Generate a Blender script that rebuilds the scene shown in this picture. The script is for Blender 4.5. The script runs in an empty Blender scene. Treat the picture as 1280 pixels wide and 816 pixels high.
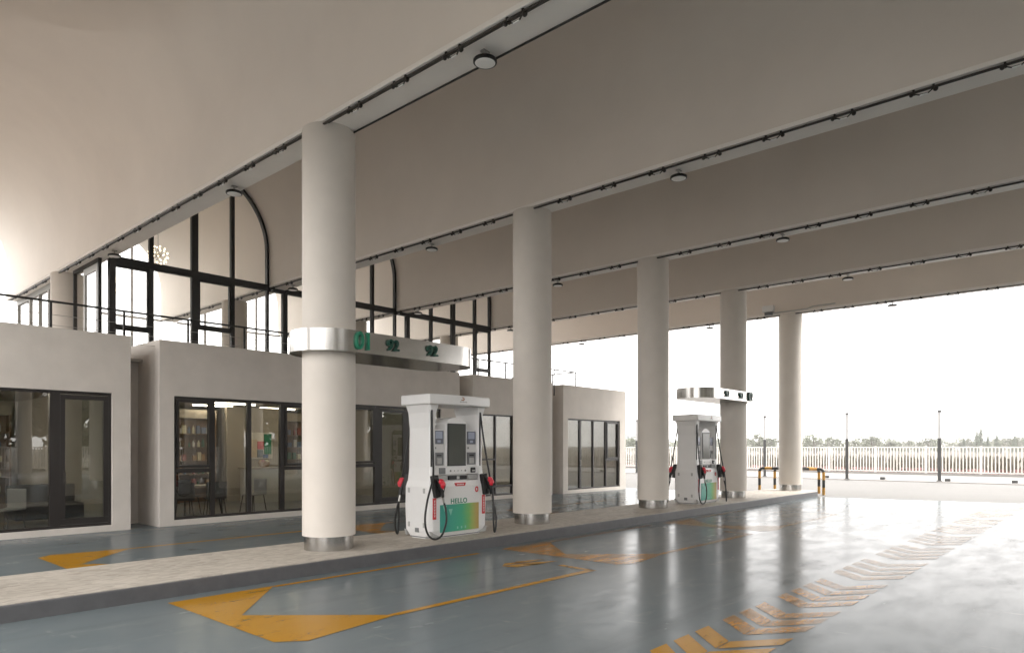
import bpy, bmesh, math, random
from mathutils import Vector, Matrix
R = math.radians
random.seed(7)
scene = bpy.context.scene
col = scene.collection

# ------------------------------------------------------------------ constants
X0, S, ZS = 5.73, 4.635, 6.28            # first visible beam, beam pitch, soffit height
RC = 0.382                                # column radius
ROW0, ROW1, ROW2 = -3.64, 8.78, 21.2      # column rows
KI = 0.17                                 # island height
CY0, CY1 = -16.6, 26.3                     # canopy ends
ZC = 7.31                                 # centre height of the vault arcs
BL, BR = -0.29, 0.225                     # beam soffit edges about the column axis
FY = 15.0                                 # pavilion fronts
GY = 18.55                                # glazed upper facade
H = 1.65                                  # camera height

# ------------------------------------------------------------------ materials
def newmat(name):
    m = bpy.data.materials.new(name); m.use_nodes = True
    nt = m.node_tree
    return m, nt, nt.nodes['Principled BSDF']

def mat(name, c, rough=0.6, metal=0.0, var=0.0, scale=3.0, bump=0.0, bscale=40.0, spec=0.5, coords='Object', stretch=None, rvar=0.0, coat=0.0):
    m, nt, b = newmat(name)
    b.inputs['Roughness'].default_value = rough
    b.inputs['Metallic'].default_value = metal
    b.inputs['Specular IOR Level'].default_value = spec
    b.inputs['Coat Weight'].default_value = coat
    b.inputs['Base Color'].default_value = (*c, 1)
    if var or bump or rvar:
        tc = nt.nodes.new('ShaderNodeTexCoord'); mp = nt.nodes.new('ShaderNodeMapping')
        nt.links.new(tc.outputs[coords], mp.inputs[0])
        if stretch: mp.inputs['Scale'].default_value = stretch
        src = mp.outputs[0]
    if var or rvar:
        n = nt.nodes.new('ShaderNodeTexNoise'); n.inputs['Scale'].default_value = scale
        n.inputs['Detail'].default_value = 6; n.inputs['Roughness'].default_value = 0.62
        nt.links.new(src, n.inputs['Vector'])
    if var:
        mx = nt.nodes.new('ShaderNodeMix'); mx.data_type = 'RGBA'
        mx.inputs['A'].default_value = (*[max(0, v * (1 - var)) for v in c], 1)
        mx.inputs['B'].default_value = (*[min(1, v * (1 + var)) for v in c], 1)
        cr = nt.nodes.new('ShaderNodeMapRange'); cr.inputs['From Min'].default_value = .3; cr.inputs['From Max'].default_value = .7
        nt.links.new(n.outputs['Fac'], cr.inputs['Value']); nt.links.new(cr.outputs[0], mx.inputs['Factor'])
        nt.links.new(mx.outputs['Result'], b.inputs['Base Color'])
    if rvar:
        cr2 = nt.nodes.new('ShaderNodeMapRange'); cr2.inputs['From Min'].default_value = .3; cr2.inputs['From Max'].default_value = .7
        cr2.inputs['To Min'].default_value = max(.02, rough - rvar); cr2.inputs['To Max'].default_value = rough + rvar
        nt.links.new(n.outputs['Fac'], cr2.inputs['Value']); nt.links.new(cr2.outputs[0], b.inputs['Roughness'])
    if bump:
        n2 = nt.nodes.new('ShaderNodeTexNoise'); n2.inputs['Scale'].default_value = bscale; n2.inputs['Detail'].default_value = 5
        nt.links.new(src, n2.inputs['Vector'])
        bp = nt.nodes.new('ShaderNodeBump'); bp.inputs['Strength'].default_value = bump; bp.inputs['Distance'].default_value = 0.01
        nt.links.new(n2.outputs['Fac'], bp.inputs['Height']); nt.links.new(bp.outputs[0], b.inputs['Normal'])
    return m

def emit(name, c, s):
    m, nt, b = newmat(name)
    b.inputs['Base Color'].default_value = (*c, 1)
    b.inputs['Emission Color'].default_value = (*c, 1); b.inputs['Emission Strength'].default_value = s
    return m

def glassmat(name, tint=(.86, .88, .87), ior=1.5, boost=0.0):
    m = bpy.data.materials.new(name); m.use_nodes = True
    nt = m.node_tree; nt.nodes.clear()
    out = nt.nodes.new('ShaderNodeOutputMaterial'); mix = nt.nodes.new('ShaderNodeMixShader')
    tr = nt.nodes.new('ShaderNodeBsdfTransparent'); tr.inputs[0].default_value = (*tint, 1)
    gl = nt.nodes.new('ShaderNodeBsdfGlossy'); gl.inputs['Roughness'].default_value = 0.0; gl.inputs[0].default_value = (.95, .95, .95, 1)
    f0 = ((ior - 1) / (ior + 1)) ** 2 + boost
    lw = nt.nodes.new('ShaderNodeLayerWeight'); lw.inputs[0].default_value = .5
    pw = nt.nodes.new('ShaderNodeMath'); pw.operation = 'POWER'; pw.inputs[1].default_value = 5
    ad = nt.nodes.new('ShaderNodeMath'); ad.operation = 'MULTIPLY_ADD'; ad.inputs[1].default_value = 1 - f0; ad.inputs[2].default_value = f0
    nt.links.new(lw.outputs['Facing'], pw.inputs[0]); nt.links.new(pw.outputs[0], ad.inputs[0]); nt.links.new(ad.outputs[0], mix.inputs[0])
    nt.links.new(tr.outputs[0], mix.inputs[1]); nt.links.new(gl.outputs[0], mix.inputs[2]); nt.links.new(mix.outputs[0], out.inputs[0])
    return m

M = {}
M['vault'] = mat('painted_vault_plaster', (.74, .675, .61), .8, var=.06, scale=.35, bump=.12, bscale=22)
M['beam'] = mat('beam_paint', (.86, .815, .765), .7, var=.04, scale=1.2, bump=.08, bscale=30)
M['column'] = mat('column_plaster', (.66, .61, .555), .75, var=.04, scale=2.2, bump=.12, bscale=45)
M['wall'] = mat('pavilion_render', (.60, .555, .51), .85, var=.07, scale=1.6, bump=.25, bscale=60)
M['counter'] = mat('counter_white', (.55, .53, .49), .6)
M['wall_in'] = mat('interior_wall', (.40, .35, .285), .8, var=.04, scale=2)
M['wood_in'] = mat('shelf_wood', (.20, .12, .07), .55, var=.25, scale=5, stretch=(1, 1, 12))
M['steel'] = mat('brushed_steel', (.46, .447, .428), .22, 1.0, var=.05, scale=5, stretch=(3, 3, .05), rvar=.03)
M['steel_plain'] = mat('galvanised_steel', (.45, .44, .42), .35, 1.0, var=.1, scale=20)
M['frame'] = mat('dark_bronze_frame', (.013, .0095, .0085), .42, var=.12, scale=12)
M['black'] = mat('black_frame', (.0055, .005, .005), .5, var=.12, scale=10)
M['pipe'] = mat('dark_conduit', (.03, .024, .02), .45, .3, var=.2, scale=30)
M['clamp'] = mat('conduit_clamp', (.03, .026, .022), .4, .6)
M['glass'] = glassmat('window_glass', (.74, .75, .72), 1.5, .03)
M['glass_up'] = glassmat('upper_glass', (.94, .94, .93), 1.4)
M['white_pl'] = mat('white_enamel', (.78, .775, .77), .32, var=.02, scale=4, coat=.2)
M['white_in'] = mat('white_plastic', (.74, .735, .73), .45)
M['grey_pl'] = mat('grey_plastic', (.17, .175, .18), .45, var=.08, scale=30)
M['grey_lt'] = mat('light_grey_plastic', (.42, .42, .41), .5)
M['blue_grey'] = mat('reader_housing', (.12, .13, .17), .4)
M['lcd'] = mat('lcd_face', (.42, .46, .58), .2)
M['screen'] = mat('grey_screen', (.065, .072, .062), .12)
M['rubber'] = mat('black_rubber', (.006, .006, .0065), .45)
M['red'] = mat('red_grip', (.62, .018, .04), .35)
M['red_label'] = mat('red_sticker', (.52, .025, .03), .5)
M['green_txt'] = mat('green_letter', (.005, .20, .11), .35)
M['green_dark'] = mat('green_letter_dark', (.0, .055, .035), .35)
M['orange_txt'] = mat('brown_mark', (.35, .14, .05), .5)
M['dark_txt'] = mat('dark_mark', (.06, .05, .05), .5)
M['lamp_rim'] = mat('lamp_rim', (.012, .011, .011), .4, .4)
M['diffuser'] = mat('lamp_diffuser', (.88, .87, .85), .4)
M['led'] = emit('led_strip', (1, .90, .74), 3.0)
M['bulb'] = emit('warm_bulb', (1, .80, .50), .8)
M['black_yel_y'] = mat('barrier_yellow', (.46, .24, .04), .45, var=.1, scale=10)
M['black_yel_b'] = mat('barrier_black', (.02, .02, .02), .45)
M['fence'] = mat('fence_white', (.60, .575, .54), .5, var=.03, scale=3)
M['pole_dark'] = mat('pole_dark', (.045, .045, .045), .5)
M['pole_white'] = mat('pole_lamp_white', (.42, .42, .42), .35)
M['terrace'] = mat('terrace_tile', (.40, .38, .36), .7, var=.08, scale=3)
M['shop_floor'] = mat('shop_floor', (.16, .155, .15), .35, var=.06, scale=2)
M['chair_dark'] = mat('chair_shell', (.035, .03, .03), .5)
M['chair_grey'] = mat('chair_shell_grey', (.30, .30, .31), .55)
M['table'] = mat('table_top', (.42, .36, .29), .45, var=.1, scale=6)
M['sofa'] = mat('sofa_fabric', (.02, .02, .022), .85)
M['bark'] = mat('bark', (.07, .055, .04), .9)
M['bldg'] = mat('far_render', (.40, .40, .41), .8, var=.05)
M['bldg_win'] = mat('far_window', (.12, .14, .17), .3)
M['basket'] = mat('basket', (.30, .18, .09), .8, var=.2, scale=30)

def leafmat(name, c, v=.35):
    m, nt, b = newmat(name)
    b.inputs['Roughness'].default_value = .65
    g = nt.nodes.new('ShaderNodeTexNoise'); g.inputs['Scale'].default_value = .9; g.inputs['Detail'].default_value = 3
    tc = nt.nodes.new('ShaderNodeTexCoord'); nt.links.new(tc.outputs['Object'], g.inputs['Vector'])
    mx = nt.nodes.new('ShaderNodeMix'); mx.data_type = 'RGBA'
    mx.inputs['A'].default_value = (*[x * (1 - v) for x in c], 1); mx.inputs['B'].default_value = (*[x * (1 + v) for x in c], 1)
    nt.links.new(g.outputs['Fac'], mx.inputs['Factor']); nt.links.new(mx.outputs['Result'], b.inputs['Base Color'])
    return m
M['leaf'] = leafmat('leaf_pale', (.055, .072, .030))
M['leaf2'] = leafmat('leaf_olive', (.06, .07, .034))
M['conifer'] = leafmat('leaf_conifer', (.04, .065, .035))
M['flower'] = leafmat('red_flowers', (.15, .06, .055), .4)

def floormat():
    m, nt, b = newmat('blue_grey_epoxy')
    L = nt.links
    tc = nt.nodes.new('ShaderNodeTexCoord')
    def noise(scale, st=(1, 1, 1), det=5, rot=0):
        mp = nt.nodes.new('ShaderNodeMapping'); mp.inputs['Scale'].default_value = st; mp.inputs['Rotation'].default_value = (0, 0, rot)
        L.new(tc.outputs['Object'], mp.inputs[0])
        n = nt.nodes.new('ShaderNodeTexNoise'); n.inputs['Scale'].default_value = scale; n.inputs['Detail'].default_value = det; n.inputs['Roughness'].default_value = .65
        L.new(mp.outputs[0], n.inputs['Vector']); return n
    def rng(sock, a, b_, c, d):
        r = nt.nodes.new('ShaderNodeMapRange'); r.inputs['From Min'].default_value = a; r.inputs['From Max'].default_value = b_
        r.inputs['To Min'].default_value = c; r.inputs['To Max'].default_value = d; L.new(sock, r.inputs['Value']); return r.outputs[0]
    big = noise(.45); mid = noise(2.3, (.5, 1.3, 1)); scr = noise(1.6, (.7, 1.6, 1), 11, R(25)); fine = noise(38, det=3)
    mx = nt.nodes.new('ShaderNodeMix'); mx.data_type = 'RGBA'
    mx.inputs['A'].default_value = (.108, .129, .138, 1); mx.inputs['B'].default_value = (.135, .155, .163, 1)
    L.new(rng(big.outputs['Fac'], .3, .7, 0, 1), mx.inputs['Factor'])
    mx2 = nt.nodes.new('ShaderNodeMix'); mx2.data_type = 'RGBA'; mx2.inputs['B'].default_value = (.20, .213, .21, 1)
    L.new(mx.outputs['Result'], mx2.inputs['A']); L.new(rng(scr.outputs['Fac'], .56, .76, 0, .55), mx2.inputs['Factor'])
    mx3 = nt.nodes.new('ShaderNodeMix'); mx3.data_type = 'RGBA'; mx3.inputs['B'].default_value = (.10, .108, .112, 1)
    L.new(mx2.outputs['Result'], mx3.inputs['A']); L.new(rng(mid.outputs['Fac'], .58, .78, 0, .45), mx3.inputs['Factor'])
    trk = noise(1.1, (.06, 2.2, 1), 4)
    mx4 = nt.nodes.new('ShaderNodeMix'); mx4.data_type = 'RGBA'; mx4.inputs['B'].default_value = (.075, .08, .082, 1)
    L.new(mx3.outputs['Result'], mx4.inputs['A']); L.new(rng(trk.outputs['Fac'], .56, .72, 0, .35), mx4.inputs['Factor'])
    scf = noise(3.4, (1.6, .5, 1), 12, R(40)); mx5 = nt.nodes.new('ShaderNodeMix'); mx5.data_type = 'RGBA'; mx5.inputs['B'].default_value = (.21, .22, .215, 1)
    L.new(mx4.outputs['Result'], mx5.inputs['A']); L.new(rng(scf.outputs['Fac'], .62, .72, 0, .6), mx5.inputs['Factor'])
    vo = nt.nodes.new('ShaderNodeTexVoronoi'); vo.inputs['Scale'].default_value = .55; L.new(tc.outputs['Object'], vo.inputs['Vector'])
    mx6 = nt.nodes.new('ShaderNodeMix'); mx6.data_type = 'RGBA'; mx6.inputs['B'].default_value = (.05, .05, .05, 1)
    L.new(mx5.outputs['Result'], mx6.inputs['A']); L.new(rng(vo.outputs['Distance'], .03, .09, .5, 0), mx6.inputs['Factor'])
    L.new(mx6.outputs['Result'], b.inputs['Base Color'])
    ad = nt.nodes.new('ShaderNodeMath'); ad.operation = 'ADD'
    L.new(rng(scr.outputs['Fac'], .30, .75, .13, .27), ad.inputs[0]); L.new(rng(mid.outputs['Fac'], .3, .7, -.03, .06), ad.inputs[1])
    L.new(ad.outputs[0], b.inputs['Roughness'])
    b.inputs['Specular IOR Level'].default_value = .026
    bp = nt.nodes.new('ShaderNodeBump'); bp.inputs['Strength'].default_value = .012; bp.inputs['Distance'].default_value = .01
    L.new(mid.outputs['Fac'], bp.inputs['Height'])
    bp2 = nt.nodes.new('ShaderNodeBump'); bp2.inputs['Strength'].default_value = .05; bp2.inputs['Distance'].default_value = .004
    L.new(fine.outputs['Fac'], bp2.inputs['Height']); L.new(bp.outputs[0], bp2.inputs['Normal']); L.new(bp2.outputs[0], b.inputs['Normal'])
    return m
M['floor'] = floormat()

def paintmat(name, c, wear_lo, wear_hi, cover):
    m = bpy.data.materials.new(name); m.use_nodes = True; nt = m.node_tree; L = nt.links
    b = nt.nodes['Principled BSDF']; out = nt.nodes['Material Output']
    tc = nt.nodes.new('ShaderNodeTexCoord')
    def nz(sc, st, det):
        mp = nt.nodes.new('ShaderNodeMapping'); mp.inputs['Scale'].default_value = st; L.new(tc.outputs['Object'], mp.inputs[0])
        n = nt.nodes.new('ShaderNodeTexNoise'); n.inputs['Scale'].default_value = sc; n.inputs['Detail'].default_value = det; n.inputs['Roughness'].default_value = .72
        L.new(mp.outputs[0], n.inputs['Vector']); return n.outputs['Fac']
    n1 = nz(3.2, (.35, 1.8, 1), 10); n2 = nz(26, (1, 1, 1), 4)
    ad = nt.nodes.new('ShaderNodeMath'); ad.operation = 'MULTIPLY_ADD'; ad.inputs[1].default_value = .35; L.new(n2, ad.inputs[0]); L.new(n1, ad.inputs[2])
    r = nt.nodes.new('ShaderNodeMapRange'); r.inputs['From Min'].default_value = wear_lo; r.inputs['From Max'].default_value = wear_hi
    r.inputs['To Min'].default_value = cover; r.inputs['To Max'].default_value = .08; L.new(ad.outputs[0], r.inputs['Value'])
    cm = nt.nodes.new('ShaderNodeMix'); cm.data_type = 'RGBA'; cm.inputs['A'].default_value = (*[v * .82 for v in c], 1); cm.inputs['B'].default_value = (*[v * 1.15 for v in c], 1)
    L.new(n1, cm.inputs['Factor']); L.new(cm.outputs['Result'], b.inputs['Base Color'])
    b.inputs['Roughness'].default_value = .24; b.inputs['Specular IOR Level'].default_value = .04
    tr = nt.nodes.new('ShaderNodeBsdfTransparent'); mx = nt.nodes.new('ShaderNodeMixShader')
    L.new(r.outputs[0], mx.inputs[0]); L.new(tr.outputs[0], mx.inputs[1]); L.new(b.outputs[0], mx.inputs[2]); L.new(mx.outputs[0], out.inputs[0])
    return m
M['yellow'] = paintmat('yellow_floor_paint', (.34, .165, .007), .72, 1.0, 1.0)
M['yellow_worn'] = paintmat('worn_orange_floor_paint', (.44, .20, .018), .54, .92, .96)
M['yellow_faint'] = paintmat('faint_orange_floor_paint', (.50, .26, .05), .46, .92, .85)
def settmat():
    m, nt, b = newmat('small_beige_setts'); L = nt.links
    tc = nt.nodes.new('ShaderNodeTexCoord'); v = nt.nodes.new('ShaderNodeTexVoronoi'); v.inputs['Scale'].default_value = 9
    mp = nt.nodes.new('ShaderNodeMapping'); mp.inputs['Scale'].default_value = (1, 2.2, 1); L.new(tc.outputs['Object'], mp.inputs[0]); L.new(mp.outputs[0], v.inputs['Vector'])
    n = nt.nodes.new('ShaderNodeTexNoise'); n.inputs['Scale'].default_value = 1.3; n.inputs['Detail'].default_value = 7; L.new(tc.outputs['Object'], n.inputs['Vector'])
    sp = nt.nodes.new('ShaderNodeSeparateColor'); L.new(v.outputs['Color'], sp.inputs[0])
    ad = nt.nodes.new('ShaderNodeMath'); ad.operation = 'ADD'; L.new(sp.outputs[0], ad.inputs[0]); L.new(n.outputs['Fac'], ad.inputs[1])
    r = nt.nodes.new('ShaderNodeMapRange'); r.inputs['From Min'].default_value = .3; r.inputs['From Max'].default_value = 1.5; L.new(ad.outputs[0], r.inputs['Value'])
    mx = nt.nodes.new('ShaderNodeMix'); mx.data_type = 'RGBA'; mx.inputs['A'].default_value = (.30, .265, .225, 1); mx.inputs['B'].default_value = (.47, .43, .375, 1)
    L.new(r.outputs[0], mx.inputs['Factor']); L.new(mx.outputs['Result'], b.inputs['Base Color']); b.inputs['Roughness'].default_value = .75
    bp = nt.nodes.new('ShaderNodeBump'); bp.inputs['Strength'].default_value = .25; bp.inputs['Distance'].default_value = .006; L.new(v.outputs['Distance'], bp.inputs['Height']); L.new(bp.outputs[0], b.inputs['Normal'])
    return m
M['island'] = settmat()
M['kerb'] = mat('dark_kerb_paint', (.085, .085, .09), .5, var=.15, scale=6, bump=.2, bscale=50)
M['yard'] = mat('pale_concrete', (.115, .111, .106), .75, var=.07, scale=.35, bump=.2, bscale=30)
M['walk'] = mat('pale_paving', (.24, .23, .22), .8, var=.06, scale=.8)
M['field'] = mat('dry_grass', (.075, .062, .042), .9, var=.35, scale=.35, bump=.6, bscale=6)

# ------------------------------------------------------------------ mesh builder
class MB:
    def __init__(s): s.v = []; s.f = []; s.sm = []
    def add(s, vs, fs, smooth=False):
        o = len(s.v); s.v += [tuple(v) for v in vs]; s.f += [[i + o for i in f] for f in fs]; s.sm += [smooth] * len(fs)
    def box(s, x0, x1, y0, y1, z0, z1):
        s.add([(x0, y0, z0), (x1, y0, z0), (x1, y1, z0), (x0, y1, z0), (x0, y0, z1), (x1, y0, z1), (x1, y1, z1), (x0, y1, z1)],
              [(0, 3, 2, 1), (4, 5, 6, 7), (0, 1, 5, 4), (1, 2, 6, 5), (2, 3, 7, 6), (3, 0, 4, 7)])
        return s
    def prism(s, pts, z0, z1):                       # plan polygon (counter-clockwise)
        n = len(pts)
        s.add([(x, y, z0) for x, y in pts] + [(x, y, z1) for x, y in pts],
              [tuple(range(n - 1, -1, -1)), tuple(range(n, 2 * n))] + [(i, (i + 1) % n, n + (i + 1) % n, n + i) for i in range(n)])
        return s
    def prism_xz(s, pts, y0, y1):                    # elevation polygon, counter-clockwise seen from -y
        n = len(pts)
        s.add([(x, y0, z) for x, z in pts] + [(x, y1, z) for x, z in pts],
              [tuple(range(n)), tuple(range(2 * n - 1, n - 1, -1))] + [(i, n + i, n + (i + 1) % n, (i + 1) % n) for i in range(n)])
        return s
    def loft(s, rings, cap=True, smooth=False):
        n = len(rings[0]); vs = [p for r in rings for p in r]; fs = []
        for k in range(len(rings) - 1):
            for i in range(n):
                fs.append((k * n + i, k * n + (i + 1) % n, (k + 1) * n + (i + 1) % n, (k + 1) * n + i))
        s.add(vs, fs, smooth)
        if cap: s.add(vs, [tuple(range(n - 1, -1, -1)), tuple(range((len(rings) - 1) * n, len(rings) * n))], False)
        return s
    def cyl(s, x, y, z0, z1, r, n=20, r1=None, smooth=True):
        r1 = r if r1 is None else r1
        return s.loft([[(x + rr * math.cos(2 * math.pi * i / n), y + rr * math.sin(2 * math.pi * i / n), z) for i in range(n)] for z, rr in ((z0, r), (z1, r1))], True, smooth)
    def lathe(s, x, y, prof, n=24):
        return s.loft([[(x + r * math.cos(2 * math.pi * i / n), y + r * math.sin(2 * math.pi * i / n), z) for i in range(n)] for z, r in prof], True, True)
    def tube(s, pts, r, n=8, rs=None):
        pts = [Vector(p) for p in pts]; rings = []
        t0 = (pts[1] - pts[0]).normalized()
        up = Vector((0, 0, 1)) if abs(t0.z) < .9 else Vector((1, 0, 0))
        u = t0.cross(up).normalized()
        for i, p in enumerate(pts):
            t = ((pts[min(i + 1, len(pts) - 1)] - pts[max(i - 1, 0)])).normalized()
            u = (u - t * u.dot(t)).normalized(); w = t.cross(u)
            rr = rs[i] if rs else r
            rings.append([p + rr * (u * math.cos(2 * math.pi * k / n) + w * math.sin(2 * math.pi * k / n)) for k in range(n)])
        return s.loft(rings, True, True)
    def ball(s, c, r, n=10, m=7, sx=1, sy=1, sz=1):
        rings = []
        for j in range(1, m):
            a = math.pi * j / m
            rings.append([(c[0] + sx * r * math.sin(a) * math.cos(2 * math.pi * i / n), c[1] + sy * r * math.sin(a) * math.sin(2 * math.pi * i / n), c[2] - sz * r * math.cos(a)) for i in range(n)])
        return s.loft(rings, True, True)
    def build(s, name, m, parent=None, bevel=0, loc=None, seg=2):
        me = bpy.data.meshes.new(name); me.from_pydata(s.v, [], s.f); me.materials.append(m)
        for p, k in zip(me.polygons, s.sm): p.use_smooth = k
        me.update()
        bm = bmesh.new(); bm.from_mesh(me); bmesh.ops.recalc_face_normals(bm, faces=bm.faces); bm.to_mesh(me); bm.free()
        o = bpy.data.objects.new(name, me); col.objects.link(o)
        if parent: o.parent = parent
        if loc: o.location = loc
        if bevel:
            b = o.modifiers.new('bevel', 'BEVEL'); b.width = bevel; b.segments = seg; b.limit_method = 'ANGLE'; b.angle_limit = R(40)
        return o

def smooth_path(pts, k=8):
    P = [Vector(p) for p in pts]; out = []
    for i in range(len(P) - 1):
        p0, p1, p2, p3 = P[max(i - 1, 0)], P[i], P[i + 1], P[min(i + 2, len(P) - 1)]
        for j in range(k):
            t = j / k
            out.append(.5 * ((2 * p1) + (-p0 + p2) * t + (2 * p0 - 5 * p1 + 4 * p2 - p3) * t * t + (-p0 + 3 * p1 - 3 * p2 + p3) * t ** 3))
    return out + [P[-1]]

def tag(o, label, cat, group=None):
    o['label'] = label; o['category'] = cat
    if group: o['group'] = group
    return o
def thing(name, label, cat, loc=(0, 0, 0), rz=0, group=None):
    o = bpy.data.objects.new(name, None); col.objects.link(o); o.location = loc; o.rotation_euler = (0, 0, rz)
    o.empty_display_size = .2
    return tag(o, label, cat, group)
def structure(o): o['kind'] = 'structure'; return o
def kids(o): return [c for c in bpy.data.objects if c.parent == o]
def copy_tree(o, parent=None):
    c = o.copy(); col.objects.link(c)
    if parent: c.parent = parent
    for ch in kids(o): copy_tree(ch, c)
    return c
def text(name, s, size, m, parent, loc, rot=(R(90), 0, 0), extrude=.004, bold=0.0, align='CENTER', spacing=1.0, sx=1.0):
    cu = bpy.data.curves.new(name, 'FONT'); cu.body = s; cu.size = size; cu.extrude = extrude; cu.offset = bold
    cu.align_x = align; cu.align_y = 'CENTER'; cu.space_character = spacing; cu.resolution_u = 4
    t = bpy.data.objects.new('tmp_text', cu); col.objects.link(t)
    dg = bpy.context.evaluated_depsgraph_get(); me = bpy.data.meshes.new_from_object(t.evaluated_get(dg))
    bpy.data.objects.remove(t); bpy.data.curves.remove(cu)
    me.materials.clear(); me.materials.append(m)
    o = bpy.data.objects.new(name, me); col.objects.link(o); o.parent = parent; o.location = loc; o.rotation_euler = rot; o.scale = (sx, 1, 1)
    return o

def wall_holes(mb, x0, x1, z0, z1, holes, y0, y1):
    """wall slab in the xz plane with rectangular openings (x0,x1,z0,z1)"""
    xs = sorted({x0, x1, *[h[0] for h in holes], *[h[1] for h in holes]}); zs = sorted({z0, z1, *[h[2] for h in holes], *[h[3] for h in holes]})
    def solid(i, j):
        if not (0 <= i < len(xs) - 1 and 0 <= j < len(zs) - 1): return False
        cx, cz = (xs[i] + xs[i + 1]) / 2, (zs[j] + zs[j + 1]) / 2
        return not any(h[0] < cx < h[1] and h[2] < cz < h[3] for h in holes)
    for i in range(len(xs) - 1):
        for j in range(len(zs) - 1):
            if not solid(i, j): continue
            a, b, c, d = xs[i], xs[i + 1], zs[j], zs[j + 1]
            mb.add([(a, y0, c), (b, y0, c), (b, y0, d), (a, y0, d)], [(0, 1, 2, 3)])
            mb.add([(a, y1, c), (b, y1, c), (b, y1, d), (a, y1, d)], [(3, 2, 1, 0)])
            if not solid(i - 1, j): mb.add([(a, y0, c), (a, y1, c), (a, y1, d), (a, y0, d)], [(3, 2, 1, 0)])
            if not solid(i + 1, j): mb.add([(b, y0, c), (b, y1, c), (b, y1, d), (b, y0, d)], [(0, 1, 2, 3)])
            if not solid(i, j - 1): mb.add([(a, y0, c), (b, y0, c), (b, y1, c), (a, y1, c)], [(3, 2, 1, 0)])
            if not solid(i, j + 1): mb.add([(a, y0, d), (b, y0, d), (b, y1, d), (a, y1, d)], [(0, 1, 2, 3)])
def weld(o):
    bm = bmesh.new(); bm.from_mesh(o.data); bmesh.ops.remove_doubles(bm, verts=bm.verts, dist=1e-5); bmesh.ops.recalc_face_normals(bm, faces=bm.faces); bm.to_mesh(o.data); bm.free(); return o
def sheet(name, polys, z, m):
    me_v = []; me_f = []
    for p in polys:
        o = len(me_v); me_v += [(x, y, z) for x, y in p]; me_f.append(list(range(o, o + len(p))))
    me = bpy.data.meshes.new(name); me.from_pydata(me_v, [], me_f); me.materials.append(m)
    bm = bmesh.new(); bm.from_mesh(me)
    for f in bm.faces:
        f.normal_update()
        if f.normal.z < 0: f.normal_flip()
    bm.to_mesh(me); bm.free()
    o = bpy.data.objects.new(name, me); col.objects.link(o); return structure(o)

# ------------------------------------------------------------------ setting
sheet('ground', [[(-900, -900), (1500, -900), (1500, 1500), (-900, 1500)]], -.016, M['field'])
sheet('concrete_yard', [[(-60, -26), (37.9, -26), (37.9, 48), (-60, 48)]], -.008, M['yard'])
sheet('forecourt_floor', [[(-9, -17), (29.8, -17), (24.02, 7.4), (24.2, 15.2), (23.6, 27), (-9, 27)]], 0, M['floor'])
o = MB(); o.box(37.9, 46.2, -26, 60, -.1, .045); structure(o.build('pavement', M['walk'], bevel=.015))
o = MB(); o.box(37.75, 37.9 - .003, -26, 60, -.1, .03); structure(o.build('pavement_kerb', M['walk'], bevel=.015))
# raised pump island, rounded far end
def stad(x0, x1, yc, hw, r, n=8):
    p = [(x0, yc - hw), (x1 - r, yc - hw)]
    p += [(x1 - r + r * math.sin(R(90) * k / n), yc - hw + r - r * math.cos(R(90) * k / n)) for k in range(1, n + 1)]
    p += [(x1 - r + r * math.cos(R(90) * k / n), yc + hw - r + r * math.sin(R(90) * k / n)) for k in range(0, n + 1)]
    return p + [(x0, yc + hw)]
kb = MB(); kb.prism(stad(-6, 24.9, 8.78, .92, .75), -.05, KI - .006); structure(kb.build('island_kerb', M['kerb'], bevel=.012))
tp = MB(); tp.prism(stad(-6, 24.87, 8.78, .885, .72), KI - .05, KI); structure(tp.build('pump_island', M['island']))

# painted floor markings
def bay(x, mir=False, worn=False, length=4.65):
    f = (lambda y: 17.56 - y) if mir else (lambda y: y)
    P = [[(x, 7.60), (x + 1.22, 7.60), (x + .27, 6.5), (x, 6.5)], [(x, 6.5), (x + .27, 6.5), (x + 1.3, 5.38), (x + .22, 5.22), (x, 5.4)],
         [(x + 1.22, 7.52), (x + 1.16, 7.60), (x + length, 7.60), (x + length, 7.52)],
         [(x + 1.3, 5.36), (x + 1.25, 5.45), (x + length, 5.45), (x + length, 5.33)],
         [(x + length, 5.33), (x + length - .1, 5.45), (x + length - .05, 5.95), (x + length + .05, 5.95)]]
    return [[(a, f(b)) for a, b in p] for p in P]
sheet('bay_marking', bay(2.98), .004, M['yellow'])
sheet('bay_marking', bay(8.2), .004, M['yellow_worn'])
sheet('bay_marking', bay(13.4), .004, M['yellow_faint'])
sheet('bay_marking', bay(2.9, True), .004, M['yellow'])
sheet('bay_marking', bay(8.1, True), .004, M['yellow_worn'])
sheet('bay_marking', bay(13.3, True), .004, M['yellow_worn'])
def chev(xk, w=.27, yc=2.53, hw=.37, sl=.36):
    return [[(xk, yc + hw), (xk + w, yc + hw), (xk - sl + w, yc + .01), (xk - sl, yc)], [(xk - sl, yc - .012), (xk - sl + w, yc - .002), (xk + w + .1, yc - hw), (xk + .1, yc - hw)]]
sheet('lane_arrows', chev(4.9) + chev(5.29) + chev(5.68), .004, M['yellow'])
polys = []
for xk in (6.24, 6.62, 7.0, 7.62, 8.02, 8.42, 8.82): polys += chev(xk)
sheet('lane_arrows', polys, .004, M['yellow_worn']); polys = []
x = 9.6
while x < 23:
    for k in range(4): polys += chev(x + k * .42, .30, 2.53, .40)
    x += 2.05
sheet('lane_arrows', polys, .004, M['yellow_faint'])
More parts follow.
